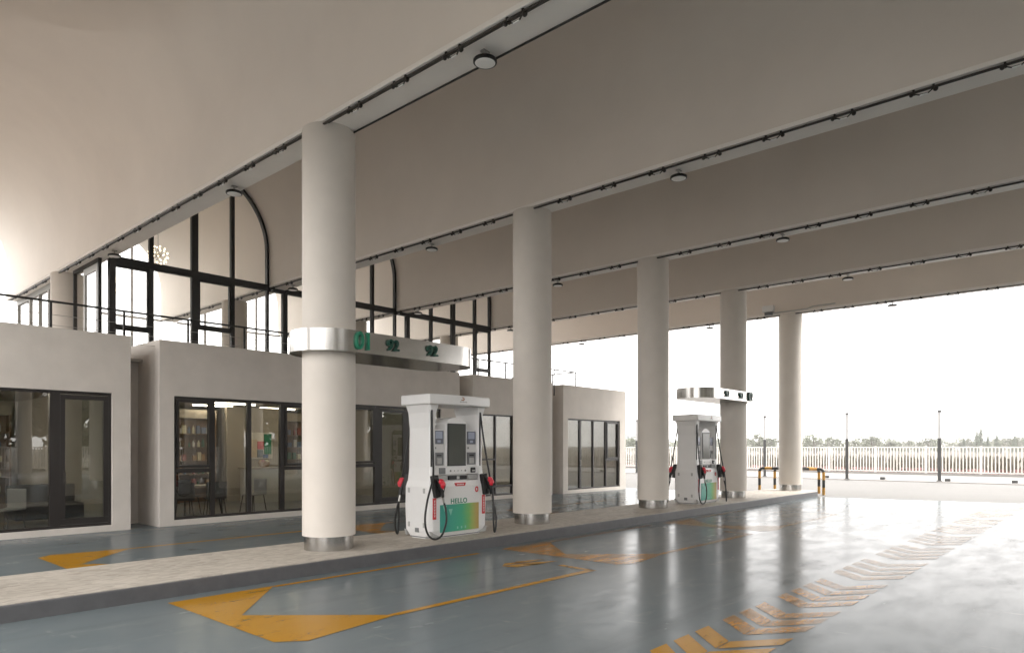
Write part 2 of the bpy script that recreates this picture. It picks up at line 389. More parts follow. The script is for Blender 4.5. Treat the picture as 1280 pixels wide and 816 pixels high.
sheet('lane_arrows', [[(7.0, 6.48), (7.2, 6.62), (7.62, 6.52), (7.25, 6.50)], [(7.0, 6.46), (7.25, 6.46), (7.62, 6.2), (7.1, 6.28)],
                      [(7.28, 6.5), (7.45, 6.62), (7.9, 6.44), (7.5, 6.46)], [(7.28, 6.44), (7.5, 6.42), (7.9, 6.2), (7.4, 6.24)]], .004, M['yellow'])

# ------------------------------------------------------------------ canopy
canopy = thing('vaulted_canopy', 'huge beige forecourt roof of parallel barrel vaults carried on round columns', 'canopy', (X0, CY0, 0))
def arch_pts(xl, xr, z_low, z_c, n=28):
    c = (xl + xr) / 2; r = (xr - xl) / 2
    return [(xl, z_low)] + [(c - r * math.cos(math.pi * k / n), z_c + r * math.sin(math.pi * k / n)) for k in range(n + 1)] + [(xr, z_low)]
for i in range(-1, 4):
    xl, xr = i * S + BR, (i + 1) * S + BL                      # relative to the canopy origin
    inner = arch_pts(xl, xr, ZS + .06, ZC); outer = arch_pts(xl - .12, xr + .12, ZS + .06, ZC + .02)
    L = CY1 - CY0; mb = MB(); n = len(inner)
    vs = [(x, 0, z) for x, z in inner] + [(x, L, z) for x, z in inner] + [(x, 0, z) for x, z in outer] + [(x, L, z) for x, z in outer]
    for k in range(n - 1):
        mb.add([vs[k], vs[k + 1], vs[n + k + 1], vs[n + k]], [(0, 1, 2, 3)], True)
        mb.add([vs[2 * n + k], vs[2 * n + k + 1], vs[3 * n + k + 1], vs[3 * n + k]], [(3, 2, 1, 0)], True)
        mb.add([vs[k], vs[k + 1], vs[2 * n + k + 1], vs[2 * n + k]], [(3, 2, 1, 0)])
        mb.add([vs[n + k], vs[n + k + 1], vs[3 * n + k + 1], vs[3 * n + k]], [(0, 1, 2, 3)])
    o = mb.build('vault', M['vault'], canopy); weld(o)
for i in range(-1, 5):
    mb = MB(); mb.box(i * S + BL + .002, i * S + BR - .002, -.01, CY1 - CY0 + .01, ZS, ZC + .3)
    mb.build('beam', M['beam'], canopy, bevel=.008)

# ------------------------------------------------------------------ columns
def column(x, y, z0, label, group):
    t = thing('round_column', label, 'column', (x, y, z0), 0, group)
    MB().cyl(0, 0, .205, ZS - z0 - .001, RC, 48).build('shaft', M['column'], t)
    MB().cyl(0, 0, 0, .21, RC - .028, 48).build('base_band', M['steel'], t)
    return t
lab1 = ['nearest beige round column, ringed by the long steel 01 sign', 'beige round column just right of the white pump showing HELLO in large',
        'beige round column standing left of the smaller far fuel pump', 'beige round column ringed by the far steel 02 sign',
        'last beige round column, at the island end beside the striped barriers']
for i in range(5): column(X0 + i * S, ROW1, KI, lab1[i], 'round columns along the pump island')
for i in (-1,): column(X0 + i * S, ROW1, KI, 'round column of the pump island standing left of the frame', 'round columns left of the frame')
lab2 = ['beige round column on the upper terrace left of the open glass door', 'beige round column indoors behind the first large arched upper window',
        'beige round column indoors behind the second arched upper window', 'beige round column indoors behind the third arched upper window',
        'beige round column behind the last pavilion at the back of the canopy']
for i in range(5): column(X0 + i * S, ROW2, 0, lab2[i], 'round columns of the back row')
for i in (-1,): column(X0 + i * S, ROW2, 0, 'round column at the far back left of the canopy, hidden by the leftmost pavilion', 'round columns at the back left')
for i in range(-1, 5):
  for yy in (ROW0, ROW0 - 12.42): column(X0 + i * S, yy, 0, 'round column of a row behind the viewer, mirrored in shop glass', 'round columns behind the viewer')

# ------------------------------------------------------------------ conduits and lamps on the beams
bn = ['first', 'second', 'third', 'fourth', 'fifth']
bdesc = ['nearest', 'second', 'third', 'fourth', 'outermost']
for i in range(5):
    bx = X0 + i * S + BL + .03
    t = thing('lighting_conduit', ['grey brown conduit with clamps along the nearest beam, top left', 'dark conduit with clamps along the second beam, above the HELLO pump',
        'dark conduit with clamps along the third beam from the viewer', 'dark conduit with clamps along the fourth beam from the viewer',
        'dark conduit along the outermost beam, edging the open white sky'][i], 'conduit', (bx, CY0 + .2, ZS), 0, 'conduits under the beams')
    MB().tube([(0, 0, -.035), (0, 17, -.035), (0, CY1 - CY0 - .4, -.035)], .018).tube([(.045, 0, -.018), (.05, CY1 - CY0 - .4, -.018)], .010).build('pipe', M['pipe'], t)
    y = .20 - .17 - CY0 - .2 + 1.15 - .968 * 3 + .968 * 3 - 1.03 + .85
    proto = None
    while y < CY1 - CY0 - .8:
        if y > -CY0 - 1:
            if proto is None:
                mb = MB(); mb.box(-.015, .04, -.125, -.10, -.06, -.001).box(-.015, .04, .10, .125, -.06, -.001)
                mb.tube([(.0, -.10, -.055), (.02, -.05, -.078), (.02, .05, -.078), (0, .11, -.055)], .009)
                mb.ball((0, -.135, -.065), .031, 8, 6).ball((0, .14, -.06), .027, 8, 6)
                proto = mb.build('clamp', M['clamp'], t); sp = MB().tube([(.02, -.045, -.085), (.02, .045, -.085)], .011).build('bulb_tube', M['diffuser'], proto)
                proto.location = (0, y, 0)
            else:
                c = copy_tree(proto, t); c.location = (0, y, 0)
        y += .968
first_lamp = None
lampdesc = {0: 'large, nearest', 1: 'middle', 2: 'far'}
for i in range(5):
    for k, y in enumerate((5.6, 11.8, 17.75)):
        where = {(0, 0): 'largest round ceiling lamp, on the nearest beam at the top of the photo', (0, 1): 'round ceiling lamp on the nearest beam beside the arched window top', (0, 2): 'round ceiling lamp on the nearest beam above the terrace door post',
                 (1, 0): 'round ceiling lamp on the second beam, upper right of the HELLO pump column', (1, 1): 'round ceiling lamp on the second beam between first and second column', (1, 2): 'round ceiling lamp on the second beam just left of the first column',
                 (2, 0): 'round ceiling lamp on the third beam, on its nearer bright end at right', (2, 1): 'round ceiling lamp on the third beam just right of the second column', (2, 2): 'round ceiling lamp on the third beam above the second arched window',
                 (3, 0): 'round ceiling lamp on the fourth beam, at right', (3, 1): 'round ceiling lamp on the fourth beam behind the third column', (3, 2): 'round ceiling lamp on the fourth beam, just left of the second column',
                 (4, 0): 'round ceiling lamp on the outermost beam, right of the last column', (4, 1): 'round ceiling lamp on the outermost beam between third and fourth columns', (4, 2): 'round ceiling lamp on the outermost beam between second and third columns'}[(i, k)]
        if first_lamp is None:
            t = thing('ceiling_lamp', where, 'lamp', (X0 + i * S + .03, y, ZS), 0, 'round lamps under the beams')
            MB().lathe(0, 0, [(-.075, .03), (-.082, .05), (-.09, .11), (-.105, .138), (-.135, .140), (-.142, .134), (-.142, .118)], 32).build('housing', M['lamp_rim'], t)
            MB().lathe(0, 0, [(-.1425, .119), (-.147, .112), (-.150, .06)], 32).build('diffuser', M['diffuser'], t)
            MB().cyl(0, 0, -.08, 0, .018, 12).box(-.05, .05, -.03, .03, -.022, -.001).build('bracket', M['steel_plain'], t)
            first_lamp = t
        else:
            t = copy_tree(first_lamp); t['label'] = where
        t.location = (X0 + i * S + .03, y, ZS)
cb = thing('junction_box', 'grey junction box with short pipe on the outermost beam beside last column', 'electrical box', (X0 + 4 * S + BL, 9.4, ZS))
MB().box(-.18, -.004, -.19, .19, .12, .33).build('enclosure', M['white_in'], cb, bevel=.01)
MB().box(-.14, -.01, -.12, .12, .0, .1).build('bracket', M['grey_pl'], cb)
MB().tube([(-.05, -.15, .06), (-.05, -1.3, .06), (-.05, -1.5, .12), (-.05, -2.2, .12)], .02).build('pipe', M['grey_lt'], cb)
wc = MB().tube([(X0 + BR - .012, 3.2, ZS - .012), (X0 + BR - .012, 8.55, ZS - .012), (X0 + BR + .01, 8.6, ZS - .16)], .013).build('black_cable', M['rubber'])
tag(wc, 'thin black cable clipped along the right edge of the nearest beam', 'cable')

# ------------------------------------------------------------------ ground floor pavilions
def window(parent, x0, x1, z0, z1, muls, transoms=(), fw=.055, name='window', m='frame', gm='glass', y=0.05, depth=.09, sash=()):
    """fixed frame (one mesh) with its panes as sub-parts; muls = vertical bars (x, width); transoms = (xa, xb, z, width)"""
    mb = MB(); e = .001
    mb.box(x0, x1, y, y + depth, z1 - fw, z1).box(x0, x1, y, y + depth, z0, z0 + fw)
    mb.box(x0, x0 + fw, y + e, y + depth - e, z0 + fw, z1 - fw).box(x1 - fw, x1, y + e, y + depth - e, z0 + fw, z1 - fw)
    cuts = [x0 + fw / 2] + [a for a, w in muls] + [x1 - fw / 2]
    for a, w in muls: mb.box(a - w / 2, a + w / 2, y + e, y + depth - e, z0 + fw, z1 - fw)
    for xa, xb, z, w in transoms: mb.box(xa, xb, y + 2 * e, y + depth - 2 * e, z - w / 2, z + w / 2)
    for xa, xb, za, zb in sash:
        w = .055; ya, yb = y - .02, y + depth + .004
        mb.box(xa, xb, ya, yb, zb - w, zb).box(xa, xb, ya, yb, za, za + w).box(xa, xa + w, ya, yb, za + w, zb - w).box(xb - w, xb, ya, yb, za + w, zb - w)
    o = mb.build(name, M[m], parent)
    for a, b in zip(cuts[:-1], cuts[1:]):
        MB().box(a + .004, b - .004, y + .04, y + .052, z0 + .03, z1 - .03).build('pane', M[gm], o)
    return o
def pavilion(x0, x1, label, holes, depth=8.0, side_dark=False):
    t = thing('shop_pavilion', label, 'shop building', (x0, FY, 0), 0, 'flat roofed shop pavilions under the canopy')
    W = x1 - x0; mb = MB()
    wall_holes(mb, 0, W, -.02, 3.9, [(a - x0, b - x0, c, d) for a, b, c, d in holes], 0, .24)
    weld(mb.build('front_wall', M['wall'], t, bevel=.006))
    MB().box(0, .2, .24, depth, -.02, 3.9).build('side_wall', M['wall'], t)
    MB().box(W - .2, W, .24, depth, -.02, 3.9).build('side_wall', M['wall'], t)
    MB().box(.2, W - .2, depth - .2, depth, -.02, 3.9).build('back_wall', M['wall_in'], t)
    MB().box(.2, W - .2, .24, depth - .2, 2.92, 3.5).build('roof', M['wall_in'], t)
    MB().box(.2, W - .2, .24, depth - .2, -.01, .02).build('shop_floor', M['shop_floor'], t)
    for yy in (1.2, 2.6, 4.0, 5.4):
        xx = .9
        while xx < W - 1.6:
            MB().box(xx, xx + 1.2, yy, yy + .035, 2.88, 2.92).build('ceiling_light', M['led'], t); xx += 2.1
    return t
def door_leaf(parent, x0, x1, z0, z1, hx, y=.05):
    mb = MB(); w = .085
    mb.box(x0, x1, y, y + .06, z1 - w, z1).box(x0, x1, y, y + .06, z0, z0 + w + .03).box(x0, x0 + w, y + .001, y + .059, z0 + w + .03, z1 - w).box(x1 - w, x1, y + .001, y + .059, z0 + w + .03, z1 - w)
    o = mb.build('door', M['frame'], parent, bevel=.004)
    MB().box(x0 + w - .01, x1 - w + .01, y + .024, y + .036, z0 + w, z1 - w + .02).build('pane', M['glass'], o)
    MB().tube([(hx, y, 1.02), (hx, y - .05, 1.02), (hx, y - .05, 1.16), (hx, y, 1.16)], .012).box(hx - .02, hx + .02, y - .008, y + .001, .96, 1.22).build('handle', M['pipe'], o)
    return o
p1 = pavilion(-3.0, 5.17, 'grey shop pavilion at far left with brown framed glass doors', [(2.0, 4.83, .12, 2.73)])
window(p1, 5.0, 7.83, .12, 2.73, [(5.97, .08), (6.865, .17)])
door_leaf(p1, 6.95, 7.775, .18, 2.66, 7.02)
p2 = pavilion(5.72, 14.33, 'long grey shop pavilion behind the first column, with four pane window', [(6.02, 9.75, .12, 2.74), (10.3, 13.6, .12, 2.78)])
x0 = 5.72
window(p2, 6.02 - x0, 9.75 - x0, .12, 2.74, [(6.865 - x0, .09), (7.71 - x0, .10), (8.54 - x0, .11)], [(6.05 - x0, 6.85 - x0, 1.16, .09), (8.56 - x0, 9.7 - x0, 1.16, .08)],
       sash=((6.08 - x0, 6.83 - x0, 1.22, 2.68), (8.60 - x0, 9.70 - x0, 1.22, 2.68)))
window(p2, 10.3 - x0, 13.6 - x0, .12, 2.78, [(11.32 - x0, .16), (12.35 - x0, .12)], [(10.33 - x0, 11.24 - x0, 1.18, .09)], sash=((10.4 - x0, 11.22 - x0, 1.24, 2.71),))
door_leaf(p2, 11.40 - x0, 12.29 - x0, .18, 2.70, 12.2 - x0)
p3 = pavilion(14.88, 18.8, 'grey shop pavilion partly hidden by the HELLO pump and the second column', [(15.1, 16.78, .12, 2.7)])
window(p3, .22, 1.90, .12, 2.7, [(1.08, .05)], [(.25, 1.87, .42, .06), (.25, 1.06, 1.28, .05)], fw=.045)
p4 = pavilion(19.42, 23.5, 'last pale grey shop pavilion, right of the second column, with dark side wall', [(19.7, 23.08, .12, 2.7)])
x0 = 19.42
window(p4, .28, 3.66, .12, 2.7, [(1.10, .10), (1.92, .05), (2.76, .05)], [(2.78, 3.62, 1.18, .06)], fw=.05, sash=((2.80, 3.62, 1.22, 2.64),))
MB().tube([(1.06, .05, 1.0), (1.06, 0, 1.0), (1.06, 0, 1.2), (1.06, .05, 1.2)], .012).build('handle', M['steel_plain'], p4)
for a, b, lab in ((5.17, 5.72, 'narrow recessed grey wall between the leftmost pavilion and its long neighbour'), (14.33, 14.88, 'narrow recessed grey wall left of the pavilion behind the HELLO pump'), (18.8, 19.42, 'narrow recessed wall left of the last pavilion')):
    tag(MB().box(a + .003, b - .003, FY + 1.15, FY + 1.35, -.02, 3.5).build('infill_wall', M['wall']), lab, 'wall', 'recessed walls between the pavilions')
structure(MB().box(-3, 23.4, FY + .9, 26.2, 3.503, 3.56).build('terrace_floor', M['terrace']))

# ------------------------------------------------------------------ shop interiors
def chair(loc, rz, label, m):
    t = thing('chair', label, 'chair', loc, rz, 'chairs inside the shop')
    seat = MB(); rings = []
    for k in range(7):                                          # bucket shell: seat curving up into the back
        a = k / 6; y = -.22 + .44 * min(1, a * 1.5) ; z = .45 if a < .66 else .45 + (a - .66) * 1.1
        rings.append([(-.22, y, z), (.22, y, z), (.22, y + .01, z + .025), (-.22, y + .01, z + .025)])
    seat.loft(rings); seat.build('seat', m, t, bevel=.01)
    MB().box(-.21, .21, .215, .235, .6, .83).build('backrest', m, t, bevel=.009)
    for sx, sy in ((-1, -1), (1, -1), (1, 1), (-1, 1)):
        MB().tube([(.17 * sx, .17 * sy, .45), (.22 * sx, .23 * sy, 0)], .012, 6).build('leg', M['chair_dark'], t)
    return t
def table(loc, label, w=1.2, d=.7):
    t = thing('cafe_table', label, 'table', loc, 0, 'tables inside the shop')
    MB().box(-w / 2, w / 2, -d / 2, d / 2, .72, .75).build('tabletop', M['table'], t, bevel=.008)
    for sx, sy in ((-1, -1), (1, -1), (1, 1), (-1, 1)):
        MB().tube([((w / 2 - .15) * sx, (d / 2 - .12) * sy, .72), ((w / 2 - .05) * sx, (d / 2 - .05) * sy, 0)], .022, 8).build('leg', M['chair_dark'], t)
    return t
z = .02
table((7.0, 16.35, z), 'wooden table behind the four pane window, near its left end')
table((11.0, 17.2, z), 'small table just inside the shop door left of the HELLO pump', .8, .6)
chair((6.45, 15.75, z), R(180), 'dark chair behind the leftmost pane of the four pane window', M['chair_dark'])
chair((7.25, 15.8, z), R(165), 'dark chair in front of the wooden table inside the shop', M['chair_dark'])
chair((8.45, 16.3, z), R(-75), 'pale grey chair right of the wooden table inside the shop', M['chair_grey'])
chair((7.1, 16.95, z), R(10), 'dark chair on the far side of the wooden table inside the shop', M['chair_dark'])
chair((3.25, 15.75, z), R(-60), 'thin legged chair just inside the leftmost glass door', M['chair_grey'])
sf = thing('sofa', 'low black sofa inside the leftmost pavilion', 'sofa', (4.5, 17.6, .02))
MB().box(-.8, .8, -.4, .4, .1, .42).build('seat', M['sofa'], sf, bevel=.04)
MB().box(-.8, .8, .25, .42, .42, .82).build('backrest', M['sofa'], sf, bevel=.04)
for s in (-1, 1): MB().box(.8 * s - (.16 if s > 0 else 0), .8 * s + (0 if s > 0 else .16), -.4, .25, .42, .60).build('armrest', M['sofa'], sf, bevel=.03)
bcol = [(.55, .53, .50), (.35, .08, .06), (.10, .22, .14), (.62, .55, .38), (.16, .20, .30), (.45, .26, .10)]
bm_ = [mat('package_%d' % i, c, .5) for i, c in enumerate(bcol)]
def shelf(x0, x1, y, label, n, lv=(.45, .85, 1.25, 1.65, 2.05)):
    t = thing('display_shelf', label, 'shelf', (x0, y, .02), 0, 'display shelves inside the shops')
    W = x1 - x0
    MB().box(0, W, .36, .40, 0, 2.5).build('back_panel', M['wood_in'], t)
    for xx in (0, W / 2 - .02, W - .04): MB().box(xx, xx + .04, 0, .36, 0, 2.5).build('upright', M['wood_in'], t)
    for zz in lv: MB().box(.04, W - .04, .004, .356, zz - .03, zz).build('shelf_board', M['wood_in'], t)
    MB().box(0, W, -.01, .4, 2.5, 2.75).build('header_panel', M['table'], t)
    for zz in lv:
        for k in range(n):
            xx = x0 + .12 + (W - .24) * (k + .5) / n + random.uniform(-.02, .02)
            if abs(xx - x0 - W / 2) < .06 or random.random() < .12: continue
            j = random.randrange(6); hh = random.uniform(.14, .26); r = random.uniform(.03, .045)
            o = MB()
            if random.random() < .6: o.lathe(0, 0, [(0, r), (hh * .65, r), (hh * .8, r * .4), (hh, r * .4)], 10)
            else: o.box(-r * 1.4, r * 1.4, -r, r, 0, hh)
            b = o.build('bottle' if len(o.v) > 8 else 'carton', bm_[j], None, loc=(xx, y + .15, .02 + zz))
            tag(b, 'small packaged product standing on a display shelf inside the shops', 'product', 'products on the shop shelves')
shelf(7.3, 9.5, 20.6, 'wooden display shelf full of bottles seen through the four pane window', 14)
shelf(14.1 - 2.4, 14.1, 20.4, 'wooden display shelf seen through the door left of the HELLO pump', 12)
shelf(2.6, 4.7, 22.2, 'wooden display shelf at the back of the leftmost pavilion', 8)
ct = thing('counter', 'pale service counter under the colourful wall sign inside the shop', 'counter', (10.9, 19.4, .02))
MB().box(-1.1, 1.1, -.3, .3, 0, 1.0).build('body', M['counter'], ct, bevel=.01); MB().box(-1.15, 1.15, -.35, .35, 1.0, 1.05).build('countertop', M['table'], ct, bevel=.008)
bk = thing('fruit_basket', 'small brown basket on the pale shop counter', 'basket', (10.35, 19.3, 1.07))
MB().lathe(0, 0, [(0, .13), (.14, .18), (.15, .17)], 20).build('bowl', M['basket'], bk)
for k in range(5): MB().ball((.09 * math.cos(k * 1.3), .09 * math.sin(k * 1.3), .17), .06).build('fruit', bm_[[1, 3, 5, 1, 3][k]], bk)
ws = thing('wall_sign', 'colourful wall sign of red, green and blue blocks above the counter', 'sign', (10.72, 20.2, 1.3))
MB().box(-.42, .42, .03, .08, 0, .82).build('board', mat('sign_cream', (.62, .58, .48), .5), ws, bevel=.01)
for a, b, c, d, cc in ((-.36, -.12, .05, .6, (.55, .42, .25)), (-.1, .1, .3, .55, (.6, .04, .04)), (.12, .36, .15, .78, (.02, .25, .12)), (-.1, .08, .05, .28, (.05, .08, .1)), (.09, .25, .03, .14, (.03, .12, .35))):
    MB().box(a, b, .0, .03, c, d).build('colour_block', mat('sign_colour', cc, .5), ws, bevel=.004)
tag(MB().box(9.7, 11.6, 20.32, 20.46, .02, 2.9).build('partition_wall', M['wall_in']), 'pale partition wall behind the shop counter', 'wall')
pi = thing('potted_plant', 'green potted plant inside the leftmost pavilion', 'plant', (2.9, 18.6, .02))
MB().lathe(0, 0, [(0, .16), (.35, .22), (.36, .2)], 20).build('pot', M['wall_in'], pi)
mb = MB()
for k in range(46):
    a = random.uniform(0, 6.28); e = random.uniform(.3, 1.4); l = random.uniform(.5, 1.0)
    d = Vector((math.cos(a) * math.cos(e), math.sin(a) * math.cos(e), math.sin(e))); s = Vector((-math.sin(a), math.cos(a), 0)) * .05
    b0 = Vector((0, 0, .35)); mid = b0 + d * l * .6; tip = b0 + d * l + Vector((0, 0, -.12))
    mb.add([b0, mid - s, tip, mid + s], [(0, 1, 2, 3)])
mb.build('foliage', M['leaf'], pi)

# ------------------------------------------------------------------ upper glazed facade
def bay_facade(i, label, muls, wide, sashes, post=None):
    xl, xr = X0 + i * S + BR, X0 + (i + 1) * S + BL
    t = thing('glass_facade', label, 'glass wall', ((xl + xr) / 2, GY, 3.56), 0, 'arched glass walls of the upper floor')
    cx = (xl + xr) / 2; zt = ZS - 3.56 - .02; zc = ZC - 3.56; r = (xr - xl) / 2
    mb = MB(); n = 30; w = .07                                  # arched frame
    ro, ri = r - .004, r - w
    pts_o = [(-ro, 0)] + [(-ro * math.cos(math.pi * k / n), zc + ro * math.sin(math.pi * k / n)) for k in range(n + 1)] + [(ro, 0)]
    pts_i = [(-ri, 0)] + [(-ri * math.cos(math.pi * k / n), zc + ri * math.sin(math.pi * k / n)) for k in range(n + 1)] + [(ri, 0)]
    for k in range(len(pts_o) - 1):
        a, b, c, d = pts_o[k], pts_o[k + 1], pts_i[k + 1], pts_i[k]
        mb.add([(p[0], -.06, p[1]) for p in (a, b, c, d)] + [(p[0], .06, p[1]) for p in (a, b, c, d)], [(0, 1, 2, 3), (7, 6, 5, 4), (0, 4, 5, 1), (2, 6, 7, 3)])
    mb.build('arch_frame', M['black'], t)
    for a in muls:
        ww = .085 if a in wide else .05; xx = a - cx
        top = zc + math.sqrt(max(0, (ri) ** 2 - xx ** 2)) + .03
        MB().box(xx - ww, xx + ww, -.055, .055, 0, top).build('mullion', M['black'], t)
    MB().box(-ri, ri, -.058, .058, zt - .09, zt + .09).build('transom', M['black'], t)
    MB().box(-ri, ri, -.052, .052, 0, .06).build('sill', M['black'], t)
    for a, b, zb in sashes:
        a -= cx; b -= cx; s = MB(); s.box(a, b, -.05, .05, zb, zb + .13).box(a, b, -.045, .045, zt - .16, zt - .09).box(a, a + .05, -.044, .044, zb + .13, zt - .16).box(b - .05, b, -.044, .044, zb + .13, zt - .16)
        s.build('opening_sash', M['black'], t)
    gl = MB(); gl.prism_xz([(ri, .03)] + [(ri * math.cos(math.pi * k / n), zc + ri * math.sin(math.pi * k / n)) for k in range(n + 1)] + [(-ri, .03)], -.006, .006)
    gl.build('pane', M['glass_up'], t)
    return t
f1 = bay_facade(0, 'first and largest arched glass wall, left of the nearest column', [6.87, 7.96, 9.0], [7.96], [(5.99, 6.82, 1.0), (8.05, 8.95, 1.25)])
MB().box(-2.13, -1.98, -.07, .07, 0, ZS - 3.56 - .005).build('corner_post', M['frame'], f1)
f2 = bay_facade(1, 'second arched glass wall, right of the nearest column', [11.6, 12.7, 13.74], [12.7], [(11.65, 12.6, 1.25)])
f3 = bay_facade(2, 'third arched glass wall, above the pavilion behind the HELLO pump', [16.3, 17.37, 18.5], [17.37], [(18.55, 19.3, 1.0)])
for i in (0, 1):
    xa, xb = X0 + (i + 1) * S + BL, X0 + (i + 1) * S + BR
    t = thing('glass_infill', ['narrow glazed strip under the second beam, between first two arched glass walls', 'narrow glazed strip under the third beam, between the last two arched glass walls'][i], 'glass wall', ((xa + xb) / 2, GY, 3.56), 0, 'arched glass walls of the upper floor')
    MB().box(-.25, .25, -.05, .05, ZS - 3.56 - .11, ZS - 3.56 - .004).build('transom', M['black'], t)
    MB().box(.18, .255, -.06, .06, 0, ZS - 3.56 - .112).build('mullion', M['black'], t)
    MB().box(-.25, .18, -.006, .006, 0, ZS - 3.56 - .112).build('pane', M['glass_up'], t)
# open door in the return wall under the first beam
t = thing('terrace_door', 'dark framed glass door beneath the nearest beam, left of the first arched glass wall', 'door', (X0 + .0, GY, 3.56))
h = ZS - 3.56
MB().box(-.04, .04, .08, .16, 0, h - .01).box(-.04, .04, 1.95, 2.03, 0, h - .01).box(-.04, .04, .16, 1.95, h - .10, h - .01).build('door_frame', M['frame'], t)
MB().box(-.03, .03, .18, .30, .02, h - .12).box(-.03, .03, 1.12, 1.22, .02, h - .12).box(-.029, .029, .30, 1.12, .02, .95).box(-.029, .029, .30, 1.12, h - .28, h - .12).build('door_leaf', M['grey_lt'], t)
MB().box(-.006, .006, .30, 1.12, .95, h - .28).build('pane', M['glass_up'], t)
MB().box(-.006, .006, 1.24, 1.94, .03, h - .11).build('side_pane', M['glass_up'], t)
MB().tube([(-.03, 1.15, 1.0), (-.09, 1.15, 1.0), (-.09, 1.05, 1.0)], .012).build('handle', M['black'], t)
# glazed screen at the back left
t = thing('glazed_screen', 'white glazed screen at far left on the terrace beneath the nearest beam', 'glass wall', (X0, 21.8, 3.56))
mb = MB(); mb.box(-.05, .05, 0, 4.35, h - .16, h - .005)
for y in (0, .95, 1.9, 2.9, 4.25): mb.box(-.045, .045, y, y + .09, 0, h - .16)
mb.build('frame', M['grey_lt'], t)
for a, b in ((.09, .95), (1.04, 1.9), (1.99, 2.9), (2.99, 4.25)): MB().box(-.006, .006, a, b, .02, h - .16).build('pane', M['glass_up'], t)
# back glazing of the upper room
for i in range(3):
    xl, xr = X0 + i * S + BR, X0 + (i + 1) * S + BL
    cx = (xl + xr) / 2; r = (xr - xl) / 2
    t = thing('back_window', ['arched back window seen through the first arched glass wall', 'arched back window seen through the second arched glass wall', 'arched back window seen through the third arched glass wall'][i], 'window', (cx, 26.15, 3.56), 0, 'arched back windows of the upper room')
    mb = MB()
    for xx in (-1.03, 0, 1.03): mb.box(xx - .03, xx + .03, -.04, .04, 0, ZC - 3.56 + math.sqrt(r * r - xx * xx) - .02)
    mb.box(-r, r, -.038, .038, h - .06, h); mb.box(-r, r, -.037, .037, .9, .96)
    mb.build('frame', M['grey_lt'], t)
    MB().box(-r, r, -.006, .006, .02, h - .06).build('pane', M['glass_up'], t)
# low interior cabinet seen as silhouette
# terrace railing
t = thing('terrace_railing', 'dark wire railing with slim posts along the pavilion roof edge', 'railing', (0, FY + .25, 3.5))
MB().tube([(-3, 0, .93), (20.5, 0, .93), (20.5, 3.2, .93)], .022).build('handrail', M['black'], t)
xx = -2.55
k = 0
while xx < 20.6:
    MB().box(xx - .02, xx + .02, -.012, .012, 0, .92).build('post', M['black'], t); xx += 1.28
for yy in (1.1, 2.2, 3.2): MB().box(20.48, 20.52, yy - .012, yy + .012, 0, .92).build('post', M['black'], t)
for zz in (.28, .48, .68): MB().tube([(-3, 0, zz), (20.5, 0, zz), (20.5, 3.2, zz)], .005, 5).build('wire', M['steel_plain'], t)
# sputnik chandeliers
def chandelier(loc, r, top, label):
    t = thing('chandelier', label, 'chandelier', loc, 0, 'starburst chandeliers in the upper room')
    MB().tube([(0, 0, 0), (0, 0, top)], .006, 6).build('cord', M['black'], t)
    sp = MB(); bl = MB(); n = 44
    for k in range(n):
        zz = 1 - 2 * (k + .5) / n; a = k * 2.39996; q = math.sqrt(1 - zz * zz); d = Vector((q * math.cos(a), q * math.sin(a), zz))
        sp.tube([d * .03, d * r], .004, 4); bl.ball(d * (r + .012), .02, 6, 5)
    sp.ball((0, 0, 0), .05); sp.build('spokes', M['steel_plain'], t); bl.build('bulbs', M['bulb'], t)
chandelier((8.35, 22.0, 7.5), .27, 1.8, 'lit starburst chandelier hanging behind the first arched glass wall')
chandelier((8.1, 25.0, 7.0), .27, 2.3, 'faint farther starburst chandelier behind the first arched glass wall')

